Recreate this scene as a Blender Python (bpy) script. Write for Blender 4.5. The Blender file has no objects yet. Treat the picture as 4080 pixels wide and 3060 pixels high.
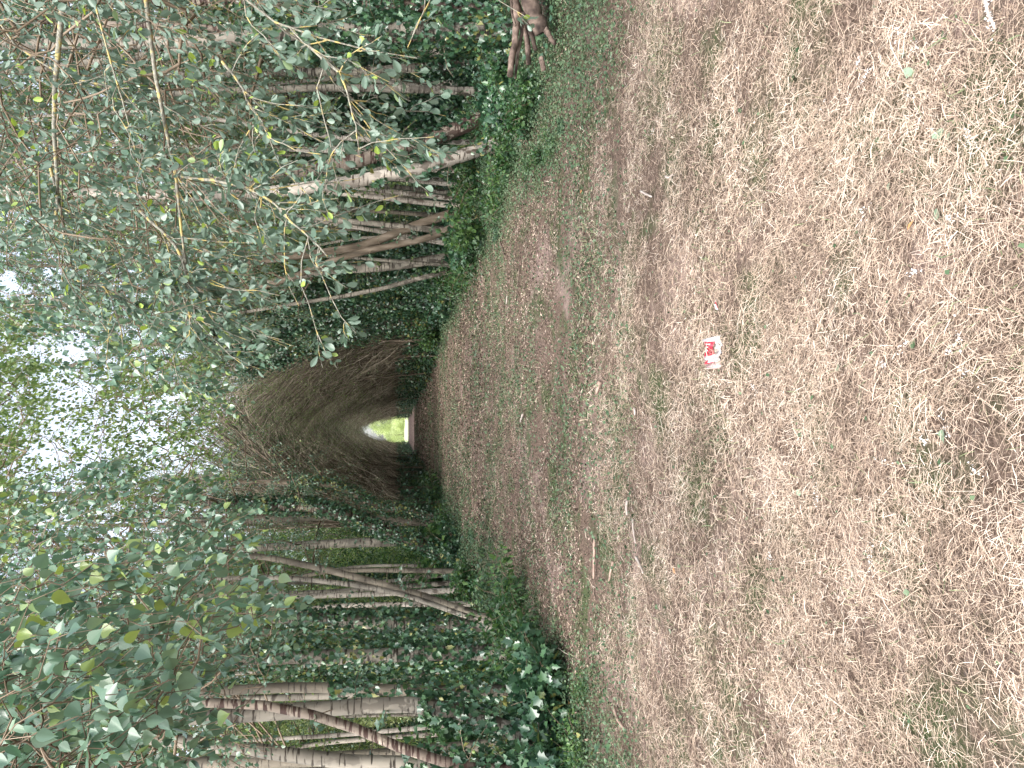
import bpy, math, time
import numpy as np
from mathutils import Matrix, Vector
T0 = time.time()
rng = np.random.default_rng(11)
S = bpy.context.scene

# ------------------------------------------------------------------ camera, world, sun, exposure
F = 770.0
CAMH = 1.6
PITCH = math.atan((512 - 396) / F)
YAW = math.radians(3.53)
fw = np.array([math.sin(YAW) * math.cos(PITCH), math.cos(YAW) * math.cos(PITCH), -math.sin(PITCH)])
rt = np.array([math.cos(YAW), -math.sin(YAW), 0.0])
up = np.array([math.sin(YAW) * math.sin(PITCH), math.cos(YAW) * math.sin(PITCH), math.cos(PITCH)])
cd = bpy.data.cameras.new("camera")
cam = bpy.data.objects.new("camera", cd)
S.collection.objects.link(cam)
X, Y, Z = -up, rt, -fw                      # the phone was held upright, the picture lies on its side
cam.matrix_world = Matrix(((X[0], Y[0], Z[0], 0), (X[1], Y[1], Z[1], 0), (X[2], Y[2], Z[2], CAMH), (0, 0, 0, 1)))
cd.sensor_fit = 'HORIZONTAL'; cd.sensor_width = 36; cd.lens = 36 * F / 1024
cd.clip_start = 0.05; cd.clip_end = 2000
S.camera = cam

SUN_EL, SUN_AZ = math.radians(58), math.radians(200)
w = bpy.data.worlds.new("World"); S.world = w; w.use_nodes = True
nt = w.node_tree; nt.nodes.clear()
sky = nt.nodes.new('ShaderNodeTexSky'); sky.sky_type = 'NISHITA'; sky.sun_disc = False
sky.sun_elevation = SUN_EL; sky.sun_rotation = SUN_AZ
sky.air_density = 1.0; sky.dust_density = 3.5; sky.ozone_density = 1.0
hsv = nt.nodes.new('ShaderNodeHueSaturation'); hsv.inputs['Saturation'].default_value = 0.5
bg = nt.nodes.new('ShaderNodeBackground'); bg.inputs[1].default_value = 0.15
wo = nt.nodes.new('ShaderNodeOutputWorld')
nt.links.new(sky.outputs[0], hsv.inputs['Color']); nt.links.new(hsv.outputs[0], bg.inputs[0]); nt.links.new(bg.outputs[0], wo.inputs[0])
sl = bpy.data.lights.new("sun", 'SUN'); sl.energy = 1.3; sl.angle = math.radians(25); sl.color = (1, 0.97, 0.93)
so = bpy.data.objects.new("sun", sl); S.collection.objects.link(so)
sd = Vector((math.sin(SUN_AZ) * math.cos(SUN_EL), math.cos(SUN_AZ) * math.cos(SUN_EL), math.sin(SUN_EL)))
so.rotation_euler = sd.to_track_quat('Z', 'Y').to_euler()
S.view_settings.view_transform = 'Standard'; S.view_settings.look = 'None'
S.view_settings.exposure = 1.82; S.view_settings.gamma = 1
S.cycles.max_bounces = 6; S.cycles.diffuse_bounces = 4; S.cycles.transmission_bounces = 3; S.cycles.glossy_bounces = 2

# ------------------------------------------------------------------ helpers: photograph pixels (4080x3060) -> world rays
def ray(sx, sy):
    v = sx / 3.984375; u = 768 - sy / 3.984375
    return fw + (u - 384) / F * rt + (512 - v) / F * up
def on_plane(sx, sy, Yp):
    d = ray(sx, sy); t = Yp / d[1]; return np.array([0, 0, CAMH]) + d * t
def on_ground(sx, sy, z=0.0):
    d = ray(sx, sy); t = (z - CAMH) / d[2]; return np.array([0, 0, CAMH]) + d * t
def at_dist(sx, sy, D):
    d = ray(sx, sy); return np.array([0, 0, CAMH]) + d * D          # D is depth along the view axis
def px(P):
    q = np.asarray(P) - np.array([0, 0, CAMH]); dz = q @ fw
    u = 384 + F * (q @ rt) / dz; v = 512 - F * (q @ up) / dz
    return v * 3.984375, (768 - u) * 3.984375, dz
def z1(x, y): return (x / 1.6265, y / 1.6265)
def z2(x, y): return (1360 + x / 1.6265, y / 1.6265)
def z3(x, y): return (x / 1.6265, 1020 + y / 1.6265)
def z4(x, y): return (1360 + x / 1.6265, 1020 + y / 1.6265)
def z5(x, y): return (x / 1.6265, 2040 + y / 1.6265)
def z6(x, y): return (1360 + x / 1.6265, 2040 + y / 1.6265)
def z7(x, y): return (2720 + x / 1.6265, y / 1.6265)
def z8(x, y): return (2720 + x / 1.6265, 1020 + y / 1.6265)

_ng = rng.random((64, 64))
def vnoise(x, y, s):
    x = np.asarray(x) / s + 100; y = np.asarray(y) / s + 100
    xi = np.floor(x).astype(int); yi = np.floor(y).astype(int); fx = x - xi; fy = y - yi
    fx = fx * fx * (3 - 2 * fx); fy = fy * fy * (3 - 2 * fy)
    g = lambda a, b: _ng[a % 64, b % 64]
    return (g(xi, yi) * (1 - fx) + g(xi + 1, yi) * fx) * (1 - fy) + (g(xi, yi + 1) * (1 - fx) + g(xi + 1, yi + 1) * fx) * fy
def fnoise(x, y, s): return 0.6 * vnoise(x, y, s) + 0.4 * vnoise(np.asarray(x) + 7.3, np.asarray(y) + 3.1, s * 0.4)

# ------------------------------------------------------------------ mesh building with numpy
def norm(a):
    return a / np.maximum(np.linalg.norm(a, axis=-1, keepdims=True), 1e-9)
class MB:
    def __init__(s): s.v = []; s.l = []; s.t = []; s.m = []; s.n = 0
    def add(s, V, faces, mi=0):
        """V (n,3); faces: list of (m,k) index arrays"""
        s.v.append(V.reshape(-1, 3))
        for f in faces:
            f = np.asarray(f)
            s.l.append((f + s.n).ravel()); s.t.append(np.full(len(f), f.shape[1])); s.m.append(np.full(len(f), mi))
        s.n += len(s.v[-1])
    def mesh(s, name, mats, smooth=False):
        me = bpy.data.meshes.new(name)
        if s.n:
            V = np.concatenate(s.v); L = np.concatenate(s.l); T = np.concatenate(s.t)
            me.vertices.add(len(V)); me.vertices.foreach_set('co', V.astype(np.float32).ravel())
            me.loops.add(len(L)); me.loops.foreach_set('vertex_index', L.astype(np.int32))
            me.polygons.add(len(T))
            me.polygons.foreach_set('loop_start', np.concatenate([[0], np.cumsum(T)[:-1]]).astype(np.int32))
            me.polygons.foreach_set('loop_total', T.astype(np.int32))
            me.polygons.foreach_set('material_index', np.concatenate(s.m).astype(np.int32))
            if smooth: me.polygons.foreach_set('use_smooth', np.ones(len(T), dtype=bool))
            me.update(calc_edges=True)
        for m in (mats if isinstance(mats, (list, tuple)) else [mats]): me.materials.append(m)
        return me
    def obj(s, name, mats, parent=None, smooth=False):
        o = bpy.data.objects.new(name, s.mesh(name, mats, smooth)); S.collection.objects.link(o)
        if parent: o.parent = parent
        return o
def tubes(mb, P, R, sides=5, mi=0, cap=False):
    """P (n,k,3) centre lines, R (n,k) radii"""
    P = np.asarray(P, float); R = np.asarray(R, float)
    if P.ndim == 2: P = P[None]; R = R[None]
    n, k, _ = P.shape
    T = norm(np.gradient(P, axis=1))
    ref = np.where(np.abs(T[:, :1, 2:3]) > 0.9, np.array([1.0, 0, 0]), np.array([0, 0, 1.0]))
    ref = np.broadcast_to(ref, T.shape)
    A = norm(np.cross(T, ref)); B = np.cross(T, A)
    th = np.arange(sides) * 2 * math.pi / sides
    V = P[:, :, None, :] + R[:, :, None, None] * (np.cos(th)[None, None, :, None] * A[:, :, None, :] + np.sin(th)[None, None, :, None] * B[:, :, None, :])
    idx = np.arange(n * k * sides).reshape(n, k, sides)
    a = idx[:, :-1]; b = idx[:, 1:]
    f = np.stack([a, np.roll(a, -1, 2), np.roll(b, -1, 2), b], -1).reshape(-1, 4)
    fs = [f]
    if cap: fs += [idx[:, 0, ::-1].reshape(-1, sides), idx[:, -1].reshape(-1, sides)]
    mb.add(V, fs, mi)
# leaf templates: columns = along, across, lift ; faces
def fold(half):                              # half outline (along, across) from base to tip on one side
    h = np.array(half, float); m = len(h)
    base = [[0, 0, 0], [1, 0, -0.08]]
    L = [[a, b, 0.22 * b - 0.10 * a * a] for a, b in h]; Rr = [[a, -b, 0.22 * b - 0.10 * a * a] for a, b in h]
    V = np.array(base + L + Rr)
    f1 = [0] + list(range(2, 2 + m)) + [1]; f2 = [1] + list(range(2 + 2 * m - 1, 2 + m - 1, -1)) + [0]
    return V, np.array([f1, f2])
TPL = {
    'dia': fold([(0.45, 0.30)]),
    'birch': fold([(0.04, 0.20), (0.20, 0.40), (0.38, 0.42), (0.60, 0.28), (0.82, 0.08)]),
    'oval': fold([(0.08, 0.07), (0.30, 0.20), (0.58, 0.29), (0.80, 0.24), (0.94, 0.10)]),
    'ivy': fold([(-0.12, 0.22), (0.08, 0.50), (0.26, 0.30), (0.48, 0.48), (0.62, 0.20)]),
    'ovs': fold([(0.25, 0.22), (0.65, 0.24)]),
}
def leaves(mb, P, D, N, L, tpl='dia', mi=0, wid=1.0):
    V0, F0 = TPL[tpl]; n = len(P)
    D = norm(D); Sd = norm(np.cross(N, D)); Nn = np.cross(D, Sd)
    L = np.broadcast_to(np.asarray(L, float), (n,))
    wj = wid * (0.7 + 0.45 * rng.random(n))
    V = P[:, None, :] + L[:, None, None] * (V0[None, :, 0:1] * D[:, None] + (V0[None, :, 1:2] * wj[:, None, None]) * Sd[:, None] + V0[None, :, 2:3] * Nn[:, None])
    F_ = (F0[None] + (np.arange(n) * len(V0))[:, None, None]).reshape(-1, F0.shape[1])
    mb.add(V, [F_], mi)
def rdir(n, zb=0.0, zs=1.0):
    v = rng.normal(size=(n, 3)); v[:, 2] = v[:, 2] * zs + zb; return norm(v)
def blades(mb, P, ang, el, L, W, mi=0, bend=0.2):
    """straws and grass blades: 3-point strips"""
    n = len(P); el = np.broadcast_to(el, (n,)); L = np.broadcast_to(L, (n,)); W = np.broadcast_to(W, (n,))
    D = np.stack([np.cos(ang) * np.cos(el), np.sin(ang) * np.cos(el), np.sin(el)], -1)
    b = rng.normal(0, bend, n)
    Sd = np.stack([-np.sin(ang), np.cos(ang), rng.normal(0, .4, n)], -1)
    M = P + D * (L / 2)[:, None] + Sd * (b * L * 0.5)[:, None] + np.array([0, 0, 1]) * (0.04 * L)[:, None]
    E_ = P + D * L[:, None] - np.array([0, 0, 1.0]) * (0.02 * L)[:, None]
    w_ = Sd * (W / 2)[:, None]
    V = np.stack([P - w_, P + w_, M - w_, M + w_, E_ - w_ * .5, E_ + w_ * .5], 1)
    i = (np.arange(n) * 6)[:, None]
    f = np.concatenate([i + np.array([[0, 1, 3, 2]]), i + np.array([[2, 3, 5, 4]])])
    mb.add(V, [f], mi)
def resample(P, k):
    P = np.asarray(P, float); d = np.r_[0, np.cumsum(np.linalg.norm(np.diff(P, axis=0), axis=1))]
    t = np.linspace(0, d[-1], k); Q = np.stack([np.interp(t, d, P[:, i]) for i in range(3)], 1)
    for _ in range(2): Q[1:-1] = 0.25 * Q[:-2] + 0.5 * Q[1:-1] + 0.25 * Q[2:]
    return Q

# ------------------------------------------------------------------ materials
def mat(name, stops, rough=0.5, spec=0.5, trans=0.0, noise=None, bump=None, island=True, attr_scale=None, detail=4):
    m = bpy.data.materials.new(name); m.use_nodes = True; t = m.node_tree; t.nodes.clear()
    out = t.nodes.new('ShaderNodeOutputMaterial'); p = t.nodes.new('ShaderNodeBsdfPrincipled')
    p.inputs['Roughness'].default_value = rough; p.inputs['Specular IOR Level'].default_value = spec
    r = t.nodes.new('ShaderNodeValToRGB'); e = r.color_ramp.elements
    while len(e) < len(stops): e.new(0.5)
    for i, (pos, c) in enumerate(stops): e[i].position = pos; e[i].color = (*c, 1)
    if island:
        g = t.nodes.new('ShaderNodeNewGeometry'); src = g.outputs['Random Per Island']
        if noise:                                  # clumps of colour across the place
            tc = t.nodes.new('ShaderNodeNewGeometry'); nz = t.nodes.new('ShaderNodeTexNoise'); nz.inputs['Scale'].default_value = noise; nz.inputs['Detail'].default_value = 2
            t.links.new(tc.outputs['Position'], nz.inputs['Vector'])
            ma = t.nodes.new('ShaderNodeMath'); ma.operation = 'MULTIPLY_ADD'; ma.inputs[1].default_value = 1.1; ma.inputs[2].default_value = -0.55
            t.links.new(nz.outputs[0], ma.inputs[0]); ad = t.nodes.new('ShaderNodeMath'); ad.operation = 'ADD'; ad.use_clamp = True
            t.links.new(ma.outputs[0], ad.inputs[0]); t.links.new(src, ad.inputs[1]); src = ad.outputs[0]
        t.links.new(src, r.inputs[0])
    else:
        tc = t.nodes.new('ShaderNodeTexCoord'); mp = t.nodes.new('ShaderNodeMapping'); nz = t.nodes.new('ShaderNodeTexNoise')
        mp.inputs['Scale'].default_value = attr_scale or (1, 1, 1); nz.inputs['Scale'].default_value = noise or 5; nz.inputs['Detail'].default_value = detail
        t.links.new(tc.outputs['Object'], mp.inputs[0]); t.links.new(mp.outputs[0], nz.inputs['Vector']); t.links.new(nz.outputs[0], r.inputs[0])
        if bump:
            b = t.nodes.new('ShaderNodeBump'); b.inputs['Strength'].default_value = bump; b.inputs['Distance'].default_value = 0.02
            t.links.new(nz.outputs[0], b.inputs['Height']); t.links.new(b.outputs[0], p.inputs['Normal'])
    t.links.new(r.outputs[0], p.inputs['Base Color'])
    if trans:
        tr = t.nodes.new('ShaderNodeBsdfTranslucent'); mx = t.nodes.new('ShaderNodeMixShader'); mx.inputs[0].default_value = trans
        hs = t.nodes.new('ShaderNodeHueSaturation'); hs.inputs['Hue'].default_value = 0.485; hs.inputs['Saturation'].default_value = 1.15; hs.inputs['Value'].default_value = 1.7
        t.links.new(r.outputs[0], hs.inputs['Color']); t.links.new(hs.outputs[0], tr.inputs[0])
        t.links.new(p.outputs[0], mx.inputs[1]); t.links.new(tr.outputs[0], mx.inputs[2]); t.links.new(mx.outputs[0], out.inputs[0])
    else: t.links.new(p.outputs[0], out.inputs[0])
    return m
M = {}
M['birch_leaf'] = mat('birch_leaf', [(0, (.06, .12, .075)), (.5, (.095, .17, .11)), (.93, (.14, .22, .13)), (1, (.22, .30, .08))], .36, .7, .22, noise=.6)
M['far_leaf'] = mat('far_leaf', [(0, (.08, .14, .05)), (.6, (.13, .2, .07)), (1, (.2, .27, .09))], .45, .4, .45, noise=.3)
M['willow_leaf'] = mat('willow_leaf', [(0, (.08, .13, .09)), (.5, (.12, .18, .13)), (.93, (.17, .235, .18)), (.965, (.24, .34, .07)), (1, (.3, .42, .08))], .45, .55, .22)
M['ivy_leaf'] = mat('ivy_leaf', [(0, (.02, .055, .03)), (.6, (.042, .10, .05)), (.97, (.075, .15, .06)), (1, (.2, .2, .06))], .32, .6, .1, noise=1.2)
M['bush_leaf'] = mat('bush_leaf', [(0, (.02, .055, .02)), (.6, (.045, .105, .038)), (1, (.10, .18, .05))], .42, .5, .3, noise=1.0)
M['pale_leaf'] = mat('pale_leaf', [(0, (.13, .2, .13)), (1, (.24, .32, .22))], .5, .5, .2)
M['dead_leaf'] = mat('dead_leaf', [(0, (.35, .14, .05)), (1, (.5, .25, .1))], .6, .3)
M['straw'] = mat('straw', [(0, (.10, .073, .055)), (.22, (.28, .205, .155)), (.5, (.45, .345, .255)), (.8, (.60, .485, .375)), (1, (.74, .65, .54))], .55, .4, .12, noise=2.2)
M['mulch'] = mat('mulch', [(0, (.045, .032, .024)), (.35, (.105, .075, .058)), (.7, (.185, .135, .105)), (.95, (.29, .215, .17)), (1, (.5, .39, .31))], .7, .3, 0, noise=1.5)
M['grass'] = mat('grass', [(0, (.08, .12, .05)), (.6, (.16, .21, .1)), (1, (.3, .34, .18))], .5, .4, .2, noise=1.5)
M['clover'] = mat('clover', [(0, (.04, .08, .04)), (.6, (.075, .125, .06)), (1, (.12, .17, .09))], .5, .4, .12, noise=1.5)
M['fluff'] = mat('fluff', [(0, (.7, .7, .68)), (1, (.85, .85, .83))], .8, .1, .2)
M['brown_bark'] = mat('brown_bark', [(.3, (.05, .04, .03)), (.5, (.14, .11, .08)), (.7, (.26, .21, .165))], .85, .2, 0, noise=7, attr_scale=(1, 1, .25), island=False, bump=.6)
M['twig_bark'] = mat('twig_bark', [(0, (.07, .05, .033)), (.5, (.16, .12, .08)), (1, (.28, .22, .16))], .8, .2, 0, noise=.8)
M['tunnel_twig'] = mat('tunnel_twig', [(0, (.04, .034, .024)), (.4, (.15, .13, .09)), (.8, (.36, .31, .23)), (1, (.55, .48, .38))], .8, .2, 0)
M['dry_wood'] = mat('dry_wood', [(.35, (.05, .036, .028)), (.5, (.14, .10, .08)), (.68, (.28, .21, .17))], .8, .2, 0, noise=9, island=False, bump=.4)
M['dark_wood'] = mat('dark_wood', [(.35, (.025, .018, .015)), (.5, (.09, .065, .052)), (.68, (.2, .15, .12))], .85, .2, 0, noise=9, island=False, bump=.5)
M['bleached_wood'] = mat('bleached_wood', [(.3, (.34, .28, .24)), (.7, (.52, .46, .41))], .8, .2, 0, noise=12, island=False, bump=.3)
M['pink_wood'] = mat('pink_wood', [(.3, (.26, .18, .14)), (.7, (.42, .31, .25))], .8, .2, 0, noise=12, island=False, bump=.3)

def nodes_of(m):
    m.use_nodes = True; t = m.node_tree; t.nodes.clear(); return t, t.nodes.new, t.links.new
def ramp(t, stops, interp='LINEAR'):
    r = t.nodes.new('ShaderNodeValToRGB'); e = r.color_ramp.elements; r.color_ramp.interpolation = interp
    while len(e) < len(stops): e.new(0.5)
    for i, (pos, c) in enumerate(stops): e[i].position = pos; e[i].color = (*c, 1) if not np.isscalar(c) else (c, c, c, 1)
    return r
def birch_bark(name, white, dark, dark_amt, base_dark=0.0):
    """white peeling bark with dark cross bands, rough black plates low down"""
    m = bpy.data.materials.new(name); t, N, Lk = nodes_of(m)
    out = N('ShaderNodeOutputMaterial'); p = N('ShaderNodeBsdfPrincipled'); p.inputs['Roughness'].default_value = .7; p.inputs['Specular IOR Level'].default_value = .3
    tc = N('ShaderNodeTexCoord')
    def nz(sc, scale, det=4):
        mp = N('ShaderNodeMapping'); mp.inputs['Scale'].default_value = sc; n = N('ShaderNodeTexNoise'); n.inputs['Scale'].default_value = scale; n.inputs['Detail'].default_value = det
        Lk(tc.outputs['Object'], mp.inputs[0]); Lk(mp.outputs[0], n.inputs['Vector']); return n
    tone = nz((1, 1, .5), 3); rt_ = ramp(t, [(.32, [c * .45 for c in white]), (.5, [c * .8 for c in white]), (.65, [c * 1.15 for c in white])]); Lk(tone.outputs[0], rt_.inputs[0])
    band = nz((2.2, 2.2, 16), 2.2, 5); rb = ramp(t, [(.60 - dark_amt * .1, 0.0), (.66 - dark_amt * .1, 1.0)]); Lk(band.outputs[0], rb.inputs[0])
    plate = nz((1, 1, .55), 9, 5); rp = ramp(t, [(.56 - dark_amt * .12, 0.0), (.60 - dark_amt * .12, 1.0)]); Lk(plate.outputs[0], rp.inputs[0])
    sx = N('ShaderNodeSeparateXYZ'); Lk(tc.outputs['Object'], sx.inputs[0])
    mr = N('ShaderNodeMapRange'); mr.inputs[1].default_value = 0.3; mr.inputs[2].default_value = 2.2; mr.inputs[3].default_value = 1.0; mr.inputs[4].default_value = .25; Lk(sx.outputs['Z'], mr.inputs[0])
    mu = N('ShaderNodeMath'); mu.operation = 'MULTIPLY'; Lk(rp.outputs[0], mu.inputs[0]); Lk(mr.outputs[0], mu.inputs[1])
    mxm = N('ShaderNodeMath'); mxm.operation = 'MAXIMUM'; Lk(mu.outputs[0], mxm.inputs[0]); Lk(rb.outputs[0], mxm.inputs[1])
    mix = N('ShaderNodeMix'); mix.data_type = 'RGBA'; mix.inputs['B'].default_value = (*dark, 1)
    Lk(mxm.outputs[0], mix.inputs['Factor']); Lk(rt_.outputs[0], mix.inputs['A']); Lk(mix.outputs['Result'], p.inputs['Base Color'])
    b = N('ShaderNodeBump'); b.inputs['Strength'].default_value = .5; b.inputs['Distance'].default_value = .015; b.invert = True
    Lk(mxm.outputs[0], b.inputs['Height']); Lk(b.outputs[0], p.inputs['Normal']); Lk(p.outputs[0], out.inputs[0]); return m
M['white_bark'] = birch_bark('white_bark', (.34, .305, .25), (.055, .045, .035), .55)
M['patchy_bark'] = birch_bark('patchy_bark', (.36, .30, .24), (.06, .035, .028), 1.0)
M['pale_bark'] = birch_bark('pale_bark', (.52, .46, .39), (.08, .06, .045), .3)
M['scaly_bark'] = birch_bark('scaly_bark', (.3, .25, .19), (.04, .028, .022), 1.5)
M['grey_bark'] = birch_bark('grey_bark', (.25, .215, .165), (.06, .05, .04), .3)
def lichen_bark():
    m = bpy.data.materials.new('lichen_bark'); t, N, Lk = nodes_of(m)
    out = N('ShaderNodeOutputMaterial'); p = N('ShaderNodeBsdfPrincipled'); p.inputs['Roughness'].default_value = .85
    tc = N('ShaderNodeTexCoord'); a = N('ShaderNodeTexNoise'); a.inputs['Scale'].default_value = 60; b = N('ShaderNodeTexNoise'); b.inputs['Scale'].default_value = 22
    Lk(tc.outputs['Object'], a.inputs['Vector']); Lk(tc.outputs['Object'], b.inputs['Vector'])
    ra = ramp(t, [(.3, (.10, .09, .07)), (.6, (.26, .25, .2))]); Lk(a.outputs[0], ra.inputs[0])
    rb = ramp(t, [(.52, 0.0), (.62, 1.0)]); Lk(b.outputs[0], rb.inputs[0])
    mix = N('ShaderNodeMix'); mix.data_type = 'RGBA'; mix.inputs['B'].default_value = (.42, .33, .12, 1)
    Lk(rb.outputs[0], mix.inputs['Factor']); Lk(ra.outputs[0], mix.inputs['A']); Lk(mix.outputs['Result'], p.inputs['Base Color'])
    bp = N('ShaderNodeBump'); bp.inputs['Strength'].default_value = .7; bp.inputs['Distance'].default_value = .004; Lk(a.outputs[0], bp.inputs['Height']); Lk(bp.outputs[0], p.inputs['Normal'])
    Lk(p.outputs[0], out.inputs[0]); return m
M['lichen_bark'] = lichen_bark()
def ground_mat():
    m = bpy.data.materials.new('ground'); t, N, Lk = nodes_of(m)
    out = N('ShaderNodeOutputMaterial'); p = N('ShaderNodeBsdfPrincipled'); p.inputs['Roughness'].default_value = .95; p.inputs['Specular IOR Level'].default_value = .1
    tc = N('ShaderNodeTexCoord')
    def nz(s, d=5, rg=.6):
        n = N('ShaderNodeTexNoise'); n.inputs['Scale'].default_value = s; n.inputs['Detail'].default_value = d; n.inputs['Roughness'].default_value = rg; Lk(tc.outputs['Object'], n.inputs['Vector']); return n
    def mixc(f, a, b):
        x = N('ShaderNodeMix'); x.data_type = 'RGBA'; Lk(f, x.inputs['Factor'])
        for s_, v in (('A', a), ('B', b)):
            if isinstance(v, tuple): x.inputs[s_].default_value = (*v, 1)
            else: Lk(v, x.inputs[s_])
        return x.outputs['Result']
    soil = ramp(t, [(.3, (.14, .1, .085)), (.6, (.31, .225, .195)), (.75, (.42, .33, .29))]); Lk(nz(14, 8, .7).outputs[0], soil.inputs[0])
    mul = ramp(t, [(.3, (.04, .028, .021)), (.48, (.12, .085, .065)), (.6, (.2, .145, .115)), (.72, (.33, .25, .2))]); Lk(nz(55, 6, .75).outputs[0], mul.inputs[0])
    f1 = ramp(t, [(.36, 0.0), (.46, 1.0)]); Lk(nz(.9, 5).outputs[0], f1.inputs[0])
    c = mixc(f1.outputs[0], soil.outputs[0], mul.outputs[0])
    gr = ramp(t, [(.3, (.02, .04, .015)), (.6, (.06, .1, .035)), (.75, (.1, .15, .06))]); Lk(nz(40, 6, .75).outputs[0], gr.inputs[0])
    f2 = ramp(t, [(.5, 0.0), (.62, .75)]); Lk(nz(1.7, 5).outputs[0], f2.inputs[0])
    c = mixc(f2.outputs[0], c, gr.outputs[0])
    # away from the mown strip the floor is dark leaf mould and ivy
    sx = N('ShaderNodeSeparateXYZ'); Lk(tc.outputs['Object'], sx.inputs[0])
    a = N('ShaderNodeMath'); a.operation = 'SUBTRACT'; a.inputs[1].default_value = .5; Lk(sx.outputs['X'], a.inputs[0])
    ab = N('ShaderNodeMath'); ab.operation = 'ABSOLUTE'; Lk(a.outputs[0], ab.inputs[0])
    wob = N('ShaderNodeMath'); wob.operation = 'MULTIPLY_ADD'; wob.inputs[1].default_value = 1.6; Lk(nz(.8, 3).outputs[0], wob.inputs[0]); Lk(ab.outputs[0], wob.inputs[2])
    fe = N('ShaderNodeMapRange'); fe.inputs[1].default_value = 3.4; fe.inputs[2].default_value = 4.1; Lk(wob.outputs[0], fe.inputs[0])
    lim = N('ShaderNodeMapRange'); lim.inputs[1].default_value = 99; lim.inputs[2].default_value = 104; lim.inputs[3].default_value = 1; lim.inputs[4].default_value = 0; Lk(sx.outputs['Y'], lim.inputs[0])
    near = N('ShaderNodeMapRange'); near.inputs[1].default_value = 2.5; near.inputs[2].default_value = 6; Lk(sx.outputs['Y'], near.inputs[0])
    fm = N('ShaderNodeMath'); fm.operation = 'MULTIPLY'; Lk(fe.outputs[0], fm.inputs[0]); Lk(lim.outputs[0], fm.inputs[1])
    fn = N('ShaderNodeMath'); fn.operation = 'MULTIPLY'; Lk(fm.outputs[0], fn.inputs[0]); Lk(near.outputs[0], fn.inputs[1])
    mould = ramp(t, [(.35, (.02, .018, .012)), (.6, (.05, .06, .03)), (.75, (.08, .09, .05))]); Lk(nz(25, 6, .7).outputs[0], mould.inputs[0])
    c = mixc(fn.outputs[0], c, mould.outputs[0])
    # open meadow past the end of the alley
    far = N('ShaderNodeMapRange'); far.inputs[1].default_value = 100; far.inputs[2].default_value = 106; Lk(sx.outputs['Y'], far.inputs[0])
    mead = ramp(t, [(.4, (.34, .42, .2)), (.65, (.48, .52, .3))]); Lk(nz(3, 5).outputs[0], mead.inputs[0])
    c = mixc(far.outputs[0], c, mead.outputs[0])
    Lk(c, p.inputs['Base Color'])
    b = N('ShaderNodeBump'); b.inputs['Strength'].default_value = .8; b.inputs['Distance'].default_value = .03; Lk(nz(35, 8, .75).outputs[0], b.inputs['Height']); Lk(b.outputs[0], p.inputs['Normal'])
    Lk(p.outputs[0], out.inputs[0]); return m
M['ground'] = ground_mat()
M['bright_leaf'] = mat('bright_leaf', [(0, (.14, .19, .07)), (.5, (.34, .40, .19)), (1, (.62, .65, .42))], .5, .4, .5, noise=.3)
M['dirt'] = mat('dirt', [(.35, (.14, .1, .085)), (.65, (.26, .19, .17))], .95, .1, 0, noise=3, attr_scale=(1.5, .3, 1), island=False)

# ------------------------------------------------------------------ naming
def tag(o, label=None, cat=None, group=None, kind=None):
    if label: o['label'] = label
    if cat: o['category'] = cat
    if group: o['group'] = group
    if kind: o['kind'] = kind
    return o
def empty(name, loc=(0, 0, 0), rz=0.0, sc=1.0):
    o = bpy.data.objects.new(name, None); S.collection.objects.link(o); o.empty_display_size = .2
    o.location = loc; o.rotation_euler = (0, 0, rz); o.scale = (sc, sc, sc); return o
def copy_tree(o, parent=None):
    c = o.copy(); S.collection.objects.link(c)
    if parent: c.parent = parent
    for ch in [x for x in S.objects if x.parent == o] if False else KIDS.get(o.name, []): copy_tree(ch, c)
    return c
KIDS = {}
def kid(o, parent):
    o.parent = parent; KIDS.setdefault(parent.name, []).append(o); return o

# ------------------------------------------------------------------ the ground
def gz(x, y):
    x = np.asarray(x, float); y = np.asarray(y, float)
    fade = np.clip((y - 1) / 2, 0, 1)
    h = 0.05 * (fnoise(x, y, 1.3) - .5) + 0.03 * (fnoise(x + 31, y, .45) - .5)
    h = h + 0.10 * np.clip(np.abs(x - .5) - 3.3, 0, 1.5)
    return h * np.where(y < 99, 1, .5)
def build_ground():
    xs = np.unique(np.r_[np.linspace(-400, -12, 25), np.linspace(-12, -4, 28), np.arange(-4, 6, .10), np.linspace(6, 14, 28), np.linspace(14, 400, 25)])
    ys = np.unique(np.r_[np.linspace(-60, 0, 15), np.arange(0, 14, .10), np.arange(14, 50, .5), np.linspace(50, 130, 60), np.linspace(130, 900, 30)])
    gx, gy = np.meshgrid(xs, ys, indexing='ij')
    V = np.stack([gx, gy, gz(gx, gy)], -1)
    n, k = gx.shape; I = np.arange(n * k).reshape(n, k)
    f = np.stack([I[:-1, :-1], I[1:, :-1], I[1:, 1:], I[:-1, 1:]], -1).reshape(-1, 4)
    mb = MB(); mb.add(V, [f]); o = mb.obj('ground', M['ground'], smooth=True); tag(o, kind='structure', label='mown ground of bare soil and clippings')
    mb = MB()
    xs = np.linspace(-2.6, 3.2, 12); ys = np.linspace(68, 100, 40); gx, gy = np.meshgrid(xs, ys, indexing='ij')
    V = np.stack([gx + .25 * np.sin(gy * .4), gy, gz(gx, gy) * 0 + .045 + .01 * np.sin(gx * 3)], -1)
    n, k = gx.shape; I = np.arange(n * k).reshape(n, k); mb.add(V, [np.stack([I[:-1, :-1], I[1:, :-1], I[1:, 1:], I[:-1, 1:]], -1).reshape(-1, 4)])
    o = mb.obj('path', M['dirt'], smooth=True); tag(o, kind='structure', label='bare pinkish dirt at the far end of the alley')
build_ground()

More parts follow.
